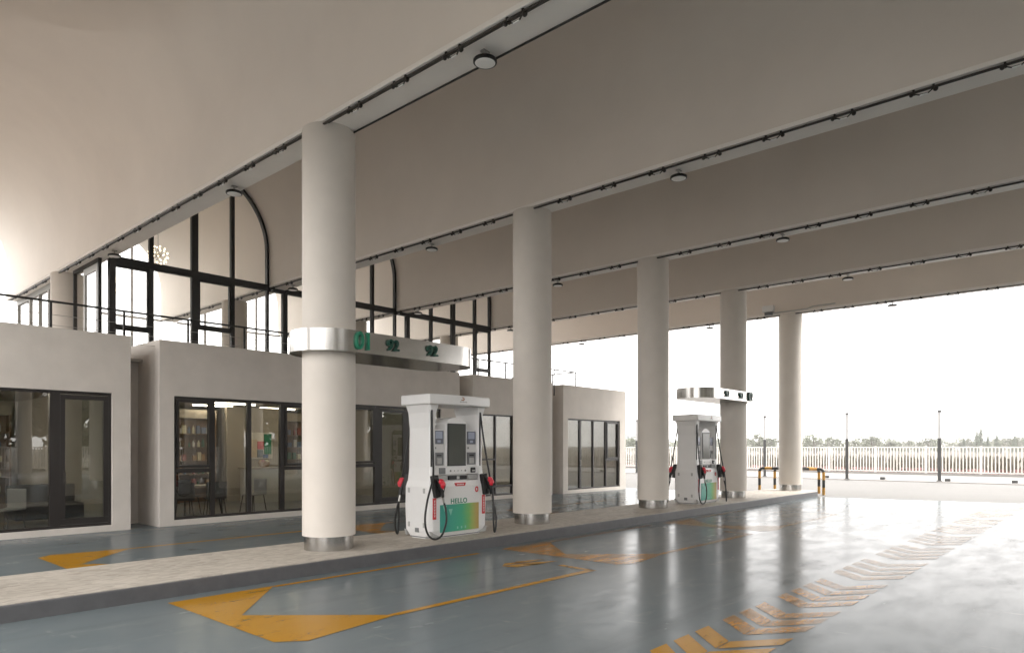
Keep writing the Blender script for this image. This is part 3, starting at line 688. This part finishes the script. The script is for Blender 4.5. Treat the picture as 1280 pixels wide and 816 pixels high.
# ------------------------------------------------------------------ fuel pumps
def pump():
    t = thing('fuel_pump', 'large white fuel pump with HELLO on a green panel and rubber hoses', 'fuel pump', (7.985, 8.685, KI), 0, 'white fuel pumps on the island')
    def rect(hx, hy, z, ch=.05): return [(-hx + ch, -hy, z), (hx - ch, -hy, z), (hx, -hy + ch, z), (hx, hy - ch, z), (hx - ch, hy, z), (-hx + ch, hy, z), (-hx, hy - ch, z), (-hx, -hy + ch, z)]
    MB().loft([rect(.625, .29, 0, .12), rect(.655, .335, .13, .06), rect(.66, .34, .5), rect(.655, .335, .84), rect(.635, .315, .93)]).build('body', M['white_pl'], t, bevel=.012)
    MB().loft([rect(.60, .26, -.0, .1), rect(.63, .297, .012, .11), rect(.635, .30, .03, .11)]).build('plinth', M['grey_pl'], t)
    for s in (-1, 1):
        a = [(.625, .30, .925), (.605, .285, 1.15), (.60, .28, 1.8), (.62, .29, 2.05), (.66, .31, 2.19)]
        b = [.50, .505, .505, .49, .45]
        rings = []
        for (xo, hy, zz), xi in zip(a, b):
            rings.append([(s * xi, -hy, zz), (s * (xo - .03), -hy, zz), (s * xo, -hy + .03, zz), (s * xo, hy - .03, zz), (s * (xo - .03), hy, zz), (s * xi, hy, zz)])
        MB().loft(rings).build('pillar', M['white_pl'], t, bevel=.008)
    pl = []; n = 12
    for k in range(n + 1): u = k / n; pl.append((-.70 + 1.4 * u, -.365 - .05 * math.sin(math.pi * u)))
    for k in range(n + 1): u = k / n; pl.append((.70 - 1.4 * u, .365 + .05 * math.sin(math.pi * u)))
    MB().prism(pl, 2.18, 2.35).build('cap', M['white_pl'], t, bevel=.025, seg=3)
    MB().box(-.16, -.10, .1, .16, 2.35, 2.39).box(-.03, .03, .1, .16, 2.35, 2.385).tube([(-.13, .13, 2.39), (0, .13, 2.385)], .012).build('vent_fitting', M['steel_plain'], t)
    # console tower with arched top
    pts = [(.245, .90), (.245, 1.86)] + [(.245 * math.cos(R(a)), 1.86 + .13 * math.sin(R(a))) for a in range(15, 180, 15)] + [(-.245, 1.86), (-.245, .90)]
    MB().prism_xz(pts, -.25, .25).build('console', M['white_pl'], t, bevel=.012)
    for s in (-1, 1):
        MB().box(*sorted((s * .247, s * .503)), -.215, .215, 1.025, 1.785).build('side_console', M['white_in'], t, bevel=.01)
    MB().box(-.503, .503, -.285, .285, 1.03, 1.165).build('key_panel', M['white_pl'], t, bevel=.01)
    def face(sgn):
        """fittings of one face; sgn=-1 is the face towards the forecourt lane"""
        f = bpy.data.objects.new('face_panel', None); 
        def pt(mb, name, m, y, bevel=0):
            o = mb.build(name, M[m], t, bevel=bevel); o.location = (0, 0, 0)
            if sgn > 0: o.rotation_euler = (0, 0, math.pi)
            return o
        bpy.data.objects.remove(f)
        sc = pt(MB().box(-.21, .21, -.262, -.248, 1.175, 1.885), 'screen_bezel', 'rubber', 0, .004)
        MB().box(-.188, .188, -.266, -.26, 1.20, 1.86).build('screen', M['screen'], sc)
        for s in (-1, 1):
            xc = s * .375
            o = pt(MB().box(xc - .105, xc + .105, -.226, -.212, 1.54, 1.76), 'card_reader', 'blue_grey', 0, .006)
            MB().box(xc - .075, xc + .075, -.23, -.224, 1.63, 1.745).build('display', M['lcd'], o); MB().box(xc - .035, xc + .035, -.23, -.224, 1.565, 1.605).build('button', M['lcd'], o)
            o = pt(MB().box(xc - .105, xc + .105, -.228, -.212, 1.19, 1.40), 'note_slot', 'grey_pl', 0, .006)
            MB().box(xc - .05, xc + .05, -.235, -.226, 1.34, 1.365).build('slit', M['rubber'], o); MB().box(xc - .055, xc + .055, -.24, -.226, 1.21, 1.31).build('tray', M['grey_lt'], o, bevel=.006)
            pt(MB().box(xc - .085, xc - .055, -.221, -.213, 1.46, 1.49), 'keyhole', 'grey_pl', 0)
        pt(MB().box(-.43, -.29, -.295, -.283, 1.045, 1.15), 'keypad', 'grey_pl', 0, .004)
        o = pt(MB().box(.29, .40, -.31, -.283, 1.055, 1.145), 'scanner', 'rubber', 0, .012); MB().box(.31, .38, -.314, -.308, 1.08, 1.10).build('scanner_window', M['grey_lt'], o)
        b = MB()
        for k, xx in enumerate((-.17, -.08, 0, .08, .17)):
            r = .018 if k in (0, 4) else .009
            b.loft([[(xx + r * math.cos(a * .785), yy, 1.095 + r * math.sin(a * .785)) for a in range(8)] for yy in (-.284, -.289)])
        pt(b, 'buttons', 'grey_pl', 0)
        o = pt(MB().box(-.205, .205, -.288, -.245, .945, 1.015), 'receipt_slot', 'rubber', 0); MB().box(-.03, .03, -.292, -.28, .955, 1.005).build('flap', M['grey_lt'], o)
        for s in (-1, 1): pt(MB().box(*sorted((s * .25, s * .45)), -.292, -.25, .94, 1.02), 'tray_recess', 'grey_lt', 0)
        o = pt(MB().prism_xz([(-.12, .895), (-.10, .84), (.11, .84), (.13, .895)], -.343, -.325), 'red_plate', 'red_label', 0)
        q = MB()
        for k in range(5): q.box(-.075 + k * .032, -.054 + k * .032, -.346, -.34, .858, .878)
        q.build('lettering', M['white_in'], o)
        # round red ring sticker
        q = MB(); n = 18
        for k in range(n):
            a0, a1 = 2 * math.pi * k / n, 2 * math.pi * (k + 1) / n
            P = [(.39 + r * math.cos(a) * .75, .77 + r * math.sin(a)) for a, r in ((a0, .05), (a1, .05), (a1, .025), (a0, .025))]
            q.add([(x, -.345, zz) for x, zz in P] + [(x, -.335, zz) for x, zz in P], [(0, 1, 2, 3), (0, 4, 5, 1), (2, 6, 7, 3)])
        pt(q, 'ring_sticker', 'red_label', 0)
        # vertical red labels with small white marks
        for s, xx, za, zb in ((-1, -.575, .32, .665), (1, .555, .34, .667)):
            o = pt(MB().box(xx - .034, xx + .034, -.347, -.334, za, zb), 'vertical_label', 'red_label', 0)
            q = MB(); m_ = 6
            for k in range(m_):
                zz = za + .03 + (zb - za - .06) * (k + .5) / m_
                q.box(xx - .018, xx + .018, -.350, -.346, zz + .012, zz + .017).box(xx - .003, xx + .003, -.3502, -.346, zz - .017, zz + .012).box(xx - .015, xx + .015, -.350, -.346, zz - .006, zz - .001)
            q.build('lettering', M['white_in'], o)
        # green poster
        o = pt(MB().box(-.455, .435, -.3455, -.338, .095, .545), 'poster', 'poster', 0)
        q = MB(); q.prism_xz([(-.40, .53), (-.36, .43), (-.30, .53)], -.3475, -.345).prism_xz([(-.27, .47), (-.22, .36), (-.18, .47)], -.3475, -.345)
        for k in range(3): q.box(-.08 + k * .09, -.05 + k * .09, -.3475, -.345, .13, .17)
        q.build('poster_marks', M['poster_pale'], o)
        tx = text('greeting', 'HELLO', .118, M['green_txt'], t, (sgn * .03, sgn * .3425, .592), (R(90), 0, 0 if sgn < 0 else math.pi), .003, .0016, spacing=1.10)
        # emblem on the cap
        q = MB(); q.prism_xz([(-.045, 2.262), (.015, 2.262), (.03, 2.285), (.015, 2.315), (-.03, 2.318), (-.035, 2.308), (.005, 2.30), (.008, 2.283), (-.045, 2.28)], -.418, -.40)
        pt(q, 'emblem', 'orange_txt', 0)
        q = MB()
        for k in range(5): q.box(-.075 + k * .034, -.052 + k * .034, -.417, -.40, 2.232, 2.25)
        pt(q, 'cap_lettering', 'grey_lt', 0)
        # grey chamfer plates at the feet
        for s in (-1, 1): pt(MB().prism_xz([(s * .44, .03), (s * .615, .03), (s * .648, .13), (s * .57, .085)] if s > 0 else [(s * .44, .03), (s * .57, .085), (s * .648, .13), (s * .615, .03)], -.335, -.30), 'foot_plate', 'grey_lt', 0)
        # hose slots, holsters, nozzles, hoses
        for s, xs in ((-1, -.592), (1, .52)):
            pt(MB().box(xs - .011, xs + .011, -.294, -.276, 1.17, 2.1), 'hose_slot', 'rubber', 0)
        for s, xs in ((-1, -.575), (1, .555)):
            rot = Matrix.Rotation(R(-9), 4, 'Y')
            h_ = MB(); h_.box(-.052, .052, -.05, .05, -.19, .17)
            hb = pt(h_, 'holster', 'rubber', 0, .012)
            def place(ob, x, y, zz, tilt=0):
                ob.rotation_euler = (0, tilt, 0 if sgn < 0 else math.pi); ob.location = (x, y, zz) if sgn < 0 else (-x, -y, zz)
            place(hb, xs, -.365, .865, R(-10))
            nz = MB(); nz.tube([(.0, -.02, .10), (.03, -.045, .0), (.07, -.06, -.12), (.085, -.06, -.2)], .03, 10, [.022, .035, .03, .024]).tube([(.03, -.09, .07), (.075, -.12, -.02), (.08, -.08, -.13)], .008, 6)
            no = pt(nz, 'nozzle', 'rubber', 0); place(no, xs, -.39, .88)
            MB().ball((.045, -.07, .05), .05, 12, 8, 1.05, .8, 1.0).ball((.065, -.085, .0), .052, 12, 8, 1.0, .75, 1.15).tube([(.03, -.04, .09), (.05, -.07, .04), (.08, -.08, -.06)], .03, 10, [.022, .045, .03]).build('grip', M['red'], no)
            MB().tube([(.085, -.06, -.19), (.10, -.06, -.25), (.11, -.06, -.30)], .017, 8).build('swivel', M['steel_plain'], no)
        hl = MB().tube(smooth_path([(-.592, -.295, 2.09), (-.60, -.32, 1.6), (-.615, -.36, 1.25), (-.69, -.43, .98), (-.86, -.50, .66), (-.93, -.52, .36), (-.88, -.52, .14), (-.74, -.52, .035), (-.58, -.52, .08), (-.475, -.51, .28), (-.455, -.48, .48), (-.466, -.452, .585)]), .0165, 8)
        pt(hl, 'hose', 'rubber', 0)
        hr = MB().tube(smooth_path([(.52, -.295, 2.09), (.535, -.35, 1.7), (.575, -.42, 1.2), (.62, -.5, .7), (.60, -.54, .25), (.615, -.54, .05), (.66, -.53, .06), (.70, -.51, .25), (.69, -.48, .45), (.665, -.452, .585)]), .0165, 8)
        pt(hr, 'hose', 'rubber', 0)
    M['poster'] = postermat(); M['poster_pale'] = mat('poster_pale', (.22, .52, .42), .4)
    face(-1); face(1)
    # inspection plates on the end panels
    for s in (-1, 1):
        for yy, zz in ((-.18, .78), (.2, .78), (-.18, .22), (.2, .22)):
            MB().box(*sorted((s * .655, s * .664)), yy - .025, yy + .025, zz - .04, zz + .04).build('inspection_plate', M['grey_lt'], t, bevel=.003)
        MB().box(*sorted((s * .648, s * .664)), -.05, .04, .10, .17).build('rating_plate', M['grey_pl'], t)
    return t
def postermat():
    m, nt, b = newmat('green_gradient_poster'); L = nt.links
    tc = nt.nodes.new('ShaderNodeTexCoord'); sp = nt.nodes.new('ShaderNodeSeparateXYZ'); L.new(tc.outputs['Generated'], sp.inputs[0])
    n = nt.nodes.new('ShaderNodeTexNoise'); n.inputs['Scale'].default_value = 4; L.new(tc.outputs['Generated'], n.inputs['Vector'])
    ad = nt.nodes.new('ShaderNodeMath'); ad.operation = 'MULTIPLY_ADD'; ad.inputs[1].default_value = .10; L.new(n.outputs['Fac'], ad.inputs[0]); L.new(sp.outputs['X'], ad.inputs[2])
    cr = nt.nodes.new('ShaderNodeValToRGB'); e = cr.color_ramp.elements
    e[0].position = .2; e[0].color = (.03, .30, .24, 1); e[1].position = 1.0; e[1].color = (.45, .33, .10, 1)
    for p, c in ((.60, (.04, .36, .20, 1)), (.78, (.16, .42, .12, 1)), (.9, (.34, .40, .10, 1))):
        k = e.new(p); k.color = c
    L.new(ad.outputs[0], cr.inputs[0]); L.new(cr.outputs[0], b.inputs['Base Color']); b.inputs['Roughness'].default_value = .35
    return m
pm = pump()
pm2 = copy_tree(pm); pm2.location = (17.15, 8.685, KI); pm2['label'] = 'smaller looking far white fuel pump under the steel 02 sign'

# ------------------------------------------------------------------ pump number signs
def sign(x0, x1, label, nums, zc=3.17, hz=.155):
    t = thing('pump_number_sign', label, 'sign', (x0, ROW1, zc), 0, 'steel pump number signs')
    r = .56; n = 20; dx = x1 - x0; s = 1 if dx > 0 else -1
    p = []
    a0, a1 = (min(0, dx), max(0, dx))
    for k in range(n + 1): a = R(-90) + R(180) * k / n; p.append((a1 + r * math.cos(a), r * math.sin(a)))
    for k in range(n + 1): a = R(90) + R(180) * k / n; p.append((a0 + r * math.cos(a), r * math.sin(a)))
    mb = MB(); m = len(p)
    mb.add([(x, y, -hz) for x, y in p] + [(x, y, hz) for x, y in p], [(i, (i + 1) % m, m + (i + 1) % m, m + i) for i in range(m)], True)
    mb.add([(x * .0 + x, y, -hz) for x, y in p], [tuple(range(m - 1, -1, -1))]); mb.add([(x, y, hz) for x, y in p], [tuple(range(m))])
    mb.build('steel_band', M['steel'], t)
    for s_, xx, size, mm in nums:
        text('number', s_, size, M[mm], t, (xx, -r - .022, 0), (R(90), 0, 0), .022, .003, sx=.82 if size > .3 else .95)
        text('number', s_, size, M[mm], t, (xx, r + .022, 0), (R(90), 0, math.pi), .022, .003, sx=.82 if size > .3 else .95)
    return t
sign(X0, 7.88, 'long brushed steel sign reading 01 92 92 around the nearest column', [('01', .20, .36, 'green_txt'), ('92', .73, .23, 'green_dark'), ('92', 1.51, .23, 'green_dark')])
sign(X0 + 3 * S, 17.35, 'brushed steel sign with 92 92 02 around the fourth column', [('02', -.13, .36, 'green_dark'), ('92', -.76, .23, 'green_dark'), ('92', -1.68, .23, 'green_dark')], 3.12, .14)

# ------------------------------------------------------------------ barriers at the island end
def barrier(x, ya, yb, label):
    t = thing('hoop_barrier', label, 'barrier', (x, ya, 0), 0, 'striped hoop barriers')
    L = yb - ya; hh = .9; r = .13
    path = [(0, 0, 0), (0, 0, hh - r)] + [(0, r - r * math.cos(R(a)), hh - r + r * math.sin(R(a))) for a in (22, 45, 68, 90)] + [(0, L - r, hh)] + [(0, L - r + r * math.sin(R(a)), hh - r + r * math.cos(R(a))) for a in (22, 45, 68, 90)] + [(0, L, 0)]
    P = [Vector(p) for p in path]; ds = [0]
    for a, b in zip(P[:-1], P[1:]): ds.append(ds[-1] + (b - a).length)
    tot = ds[-1]; N = int(round(tot / .26))
    def at(d):
        for k in range(len(P) - 1):
            if d <= ds[k + 1] + 1e-9: return P[k].lerp(P[k + 1], (d - ds[k]) / max(1e-9, ds[k + 1] - ds[k]))
        return P[-1]
    for k in range(N):
        a, b = tot * k / N, tot * (k + 1) / N
        pts = [at(a)] + [P[j] for j in range(len(P)) if a + .004 < ds[j] < b - .004] + [at(b)]
        MB().tube(pts, .05, 12).build('stripe', M['black_yel_y' if k % 2 == 0 else 'black_yel_b'], t)
barrier(25.08, 7.93, 10.2, 'nearer black and yellow hoop barrier at the island end')
barrier(25.9, 8.35, 9.95, 'farther black and yellow hoop barrier at the island end')

# ------------------------------------------------------------------ yard edge: lamp posts, wheel stops, fence
lp = None
for k, (x, y, lab) in enumerate(((38.1, 15.2, 'slim bollard lamp seen between the last two columns'), (37.6, 10.75, 'slim bollard lamp in the middle, just right of the last column'), (38.1, 6.76, 'slim bollard lamp with dark base at far right'), (38.1, 23.5, 'slim bollard lamp half hidden behind the third column'))):
    if lp is None:
        t = lp = thing('lamp_post', lab, 'lamp post', (x, y, .045), 0, 'slim lamp posts along the yard edge')
        MB().cyl(0, 0, 0, 2.05, .075, 16).cyl(0, 0, 0, .03, .13, 16).build('post', M['pole_dark'], t)
        MB().cyl(0, 0, 2.05, 3.3, .07, 16).build('lamp_tube', M['pole_white'], t)
        MB().cyl(0, 0, 3.3, 3.39, .09, 16).build('cap', M['pole_dark'], t)
    else:
        t = copy_tree(lp); t.location = (x, y, .045); t['label'] = lab
ws = None
for k, (y, lab) in enumerate(((11.95, 'dark kerb block beside the middle lamp post, left side'), (9.26, 'dark kerb block between the middle and right lamp posts'), (6.45, 'dark kerb block right beside the right lamp post'), (3.85, 'dark kerb block at the far right edge'))):
    if ws is None:
        ws = tag(MB().box(-.10, .10, -.11, .11, 0, .13).build('kerb_block', M['pole_dark'], loc=(38.3, y, .045), bevel=.02), lab, 'kerb block', 'dark blocks along the yard kerb')
    else:
        o = ws.copy(); col.objects.link(o); o.location = (38.3, y, .045); o['label'] = lab
def fence_run(t, k0, k1):
    for k in range(k0, k1):
        c = pan.copy(); col.objects.link(c); c.parent = t; c.location = (0, k * P, 0)
        MB().box(-.05, .05, k * P - .06, k * P + .06, 0, 1.74).build('post', M['fence'], t)
t = thing('picket_fence', 'long white metal picket fence along the far side of the yard', 'fence', (46.3, -26.2, 0))
P = 2.7; pitch = P / 16
pan = None
for k in range(25):
    y0 = k * P
    mb = MB(); mb.box(-.05, .05, y0 - .06, y0 + .06, 0, 1.74); mb.build('post', M['fence'], t)
    if pan is None:
        mb = MB()
        for j in range(1, 16): mb.box(-.022, .022, j * pitch - .028, j * pitch + .028, .22, 1.70)
        mb.box(-.03, .03, .06, P - .06, 1.64, 1.71).box(-.03, .03, .06, P - .06, .20, .27)
        pan = mb.build('fence_panel', M['fence'], t); pan.location = (0, 0, 0)
    else:
        c = pan.copy(); col.objects.link(c); c.parent = t; c.location = (0, y0, 0)
pl = MB().box(-.12, .12, -.2, 67.7, -.1, .16).build('plinth', M['walk'], t)
t = thing('picket_fence', 'white metal picket fence behind the viewer, mirrored in the shop glass', 'fence', (46.3, -26, 0), R(90))
fence_run(t, 0, 21)

# ------------------------------------------------------------------ planting and distance
def leaves(mb, c, rad, n, size, rnd, squash=1.0):
    for _ in range(n):
        while True:
            d = Vector((rnd.uniform(-1, 1), rnd.uniform(-1, 1), rnd.uniform(-1, 1)))
            if .25 < d.length < 1: break
        p = Vector(c) + Vector((d.x * rad, d.y * rad, d.z * rad * squash))
        a = Vector((rnd.gauss(0, 1), rnd.gauss(0, 1), rnd.gauss(0, 1))).normalized(); b = a.orthogonal().normalized(); s = size * rnd.uniform(.6, 1.3)
        mb.add([p - a * s, p + b * s * .55, p + a * s, p - b * s * .55], [(0, 1, 2, 3)])
mb = MB(); rnd = random.Random(3)
for k in range(2600):
    p = Vector((46.9 + rnd.uniform(0, 1.0), rnd.uniform(-10, 40), rnd.uniform(.05, .40)))
    a = Vector((rnd.gauss(0, 1), rnd.gauss(0, 1), rnd.gauss(0, .6))).normalized(); b = a.orthogonal().normalized(); s = rnd.uniform(.07, .15)
    mb.add([p - a * s, p + b * s * .7, p + a * s, p - b * s * .7], [(0, 1, 2, 3)])
o = mb.build('flower_bed', M['flower']); o['kind'] = 'stuff'
mb = MB(); rnd = random.Random(5)
for k in range(9000):                                     # tall dry grass and weeds behind the fence
    x = 49 + 60 * rnd.random() ** 1.6; y = rnd.uniform(-35, 95); hgt = rnd.uniform(.25, .8); w = rnd.uniform(.06, .22); a = rnd.uniform(0, 3.14); dx, dy = math.cos(a) * w, math.sin(a) * w
    tx, ty = rnd.uniform(-.2, .2), rnd.uniform(-.2, .2)
    mb.add([(x - dx, y - dy, -.02), (x + dx, y + dy, -.02), (x + dx * .4 + tx, y + dy * .4 + ty, hgt), (x - dx * .4 + tx, y - dy * .4 + ty, hgt * .85)], [(0, 1, 2, 3)])
o = mb.build('dry_grass', mat('dry_grass_blades', (.075, .062, .042), .9, var=.35, scale=.4)); o['kind'] = 'stuff'

def tree_mesh(kind, seed):
    rnd = random.Random(seed); cr = MB(); tr = MB()
    if kind == 'bushy':
        tr.tube([(0, 0, 0), (.1, 0, 1.2), (0, .1, 2.6), (.1, .1, 4.0)], .2, 8, [.26, .2, .15, .06])
        for k in range(4):
            a = k * 1.57 + rnd.random(); tr.tube([(0, 0, 1.5), (.8 * math.cos(a), .8 * math.sin(a), 2.5), (1.5 * math.cos(a), 1.5 * math.sin(a), 3.2)], .07, 6, [.09, .06, .03])
        for k in range(13):
            a = rnd.uniform(0, 6.28); q = rnd.uniform(0, 2.3); zz = rnd.uniform(1.5, 4.6) - q * .25
            leaves(cr, (q * math.cos(a), q * math.sin(a), zz), rnd.uniform(.7, 1.25), 46, .23, rnd, .8)
    else:
        tr.tube([(0, 0, 0), (0, 0, 3), (0, 0, 6.4)], .15, 8, [.2, .13, .03])
        for k in range(16):
            zz = .7 + k * .36; rr = 1.25 * (1 - k / 17) + .08
            for j in range(5):
                a = rnd.uniform(0, 6.28); leaves(cr, (rr * .6 * math.cos(a), rr * .6 * math.sin(a), zz), rr * .55, 12, .18, rnd, .6)
    return cr, tr
def pos(px, d):                                          # bearing in the photograph and depth, to a place on the ground
    l = (px - 640) / 858.5 * d; return (.7437 * d + .6685 * l, .6685 * d - .7437 * l)
def grow(kind, seed, m, label, group):
    t = thing('bushy_tree' if kind == 'bushy' else 'conifer_tree', label, 'tree', (0, 0, 0), 0, group)
    cr, tr = tree_mesh(kind, seed); cr.build('crown', M[m], t); tr.build('trunk', M['bark'], t); return t
protos = [grow('bushy', 11, 'leaf', 'pale green bushy tree in the distant row behind the fence', 'bushy trees in the distant row'),
          grow('bushy', 12, 'leaf2', 'pale green bushy tree in the distant row behind the fence', 'bushy trees in the distant row'),
          grow('bushy', 13, 'leaf', 'pale green bushy tree in the distant row behind the fence', 'bushy trees in the distant row')]
con = grow('conifer', 21, 'conifer', 'dark pointed conifer in the distant row at right', 'dark conifers in the distant row')
rnd = random.Random(9)
spots = [(px + rnd.uniform(-4, 4), rnd.uniform(195, 240), rnd.uniform(.7, 1.1)) for px in (702, 716, 783, 791, 860, 880, 940, 952, 963, 1010, 1022, 1033, 1046, 1070, 1089, 1101, 1113, 1124, 1136, 1148, 1160, 1172, 1186, 1198, 1210, 1250, 1262, 1275, 1290)] + [(1017, 190, 1.15), (1090, 190, 1.05), (950, 185, 1.2)]
for k, (px, d, s) in enumerate(spots):
    t = protos[k] if k < 3 else copy_tree(protos[k % 3])
    x, y = pos(px, d); t.location = (x, y, -.02); t.scale = (s * 1.15, s * 1.15, s); t.rotation_euler = (0, 0, rnd.uniform(0, 6))
for k, (px, s) in enumerate(((1221, .95), (1226, 1.1), (1235, .8), (1246, .85), (1268, .8), (1205, .7))):
    t = con if k == 0 else copy_tree(con)
    x, y = pos(px, 180 + k * 3); t.location = (x, y, -.02); t.scale = (s, s, s)
mb = MB(); rnd = random.Random(14)                        # the unbroken wood behind them
for k in range(640):
    px = rnd.uniform(560, 1420); d = rnd.uniform(255, 300); x, y = pos(px, d); leaves(mb, (x, y, rnd.uniform(.6, 4.4)), rnd.uniform(1.5, 2.4), 18, .7, rnd, .8)
o = mb.build('far_wood', M['leaf2']); o['kind'] = 'stuff'
for px, d, w, hgt, lab in ((776, 420, 16, 9.5, 'faint grey block of flats far behind the fence, beside last pavilion'), (722, 460, 20, 11, 'faint grey block of flats far off, between second and third columns')):
    x, y = pos(px, d); t = thing('distant_building', lab, 'building', (x, y, 0), R(42), 'faint blocks of flats in the distance')
    MB().box(-6, 6, -w / 2, w / 2, 0, hgt).build('walls', M['bldg'], t); MB().box(-6.3, 6.3, -w / 2 - .3, w / 2 + .3, hgt, hgt + .5).build('roof', M['bldg'], t)
    for fl in range(3):
        for q in range(5): MB().box(-6.06, -5.9, -w / 2 + 1 + q * (w - 2) / 5, -w / 2 + 1 + (q + .55) * (w - 2) / 5, 1.2 + fl * 2.9, 2.8 + fl * 2.9).build('window', M['bldg_win'], t)
# tall trees across the road behind the viewer (what the shop glass mirrors)
def big_tree(seed):
    rnd = random.Random(seed); t = thing('roadside_tree', 'tall leafy tree across the road behind the viewer, mirrored in shop glass', 'tree', (0, 0, 0), 0, 'trees across the road')
    cr = MB(); tr = MB(); tr.tube([(0, 0, 0), (.1, .1, 3), (0, .2, 6), (.2, 0, 9)], .2, 8, [.3, .24, .18, .06])
    for k in range(34):
        a = rnd.uniform(0, 6.28); q = rnd.uniform(0, 3.0); leaves(cr, (q * math.cos(a), q * math.sin(a), rnd.uniform(1.6, 10.5)), rnd.uniform(1.1, 1.8), 60, .42, rnd, .8)
    cr.build('crown', M['leaf'], t); tr.build('trunk', M['bark'], t); return t
bt = big_tree(31); rnd = random.Random(4)
for k in range(24):
    t = bt if k == 0 else copy_tree(bt)
    t.location = (-34 + k * 3.6 + rnd.uniform(-1, 1), -33 + rnd.uniform(-2, 2), -.02); t.rotation_euler = (0, 0, rnd.uniform(0, 6)); s = rnd.uniform(.85, 1.15); t.scale = (s, s, s)

hz = MB().box(-70, 560, -330, 480, -1.02, 16).build('haze', bpy.data.materials.new('haze_air')); hz['kind'] = 'stuff'
hm = hz.data.materials[0]; hm.use_nodes = True; hm.node_tree.nodes.clear()
ho = hm.node_tree.nodes.new('ShaderNodeOutputMaterial'); hv = hm.node_tree.nodes.new('ShaderNodeVolumePrincipled')
hv.inputs['Color'].default_value = (.95, .94, .92, 1); hv.inputs['Density'].default_value = .0008; hv.inputs['Anisotropy'].default_value = .2
hm.node_tree.links.new(hv.outputs[0], ho.inputs['Volume'])

# ------------------------------------------------------------------ sky, sun, camera
SUN_EL, SUN_AZ = 58, -42       # sun azimuth measured as the direction it stands in, degrees from +x towards +y
w = bpy.data.worlds.new('World'); scene.world = w; w.use_nodes = True
nt = w.node_tree; bg = nt.nodes['Background']
sky = nt.nodes.new('ShaderNodeTexSky'); sky.sky_type = 'NISHITA'; sky.sun_disc = False
sky.sun_elevation = R(SUN_EL); sky.sun_rotation = R(90 - SUN_AZ); sky.air_density = 1.0; sky.dust_density = 1.0; sky.ozone_density = 1.0
hs = nt.nodes.new('ShaderNodeHueSaturation'); hs.inputs['Saturation'].default_value = .05
nt.links.new(sky.outputs[0], hs.inputs['Color']); oc = nt.nodes.new('ShaderNodeMix'); oc.data_type = 'RGBA'; oc.inputs['Factor'].default_value = .88     # even overcast veil
oc.inputs['B'].default_value = (2.95, 2.86, 2.77, 1); nt.links.new(hs.outputs[0], oc.inputs['A']); nt.links.new(oc.outputs['Result'], bg.inputs['Color']); bg.inputs['Strength'].default_value = .12
sd = bpy.data.lights.new('sun', 'SUN'); sd.energy = .5; sd.angle = R(30); sd.color = (1, .95, .88)
so = bpy.data.objects.new('sun', sd); col.objects.link(so)
dv = Vector((math.cos(R(SUN_EL)) * math.cos(R(SUN_AZ)), math.cos(R(SUN_EL)) * math.sin(R(SUN_AZ)), math.sin(R(SUN_EL))))
so.rotation_euler = dv.to_track_quat('Z', 'Y').to_euler(); so.location = (0, 0, 40)

cd = bpy.data.cameras.new('camera'); co = bpy.data.objects.new('camera', cd); col.objects.link(co)
co.location = (0, 0, H); yaw = .7322
co.rotation_euler = (R(90), 0, yaw - R(90))
cd.sensor_fit = 'HORIZONTAL'; cd.sensor_width = 36; cd.lens = 36 * 858.5 / 1280
cd.shift_y = (559.3 - 408) / 1280; cd.clip_end = 4000; cd.clip_start = .05
scene.camera = co
scene.view_settings.view_transform = 'Standard'; scene.view_settings.look = 'None'; scene.view_settings.gamma = 1
scene.view_settings.exposure = 3.42
scene.render.engine = 'CYCLES'
scene.cycles.max_bounces = 10; scene.cycles.diffuse_bounces = 6; scene.cycles.transparent_max_bounces = 24
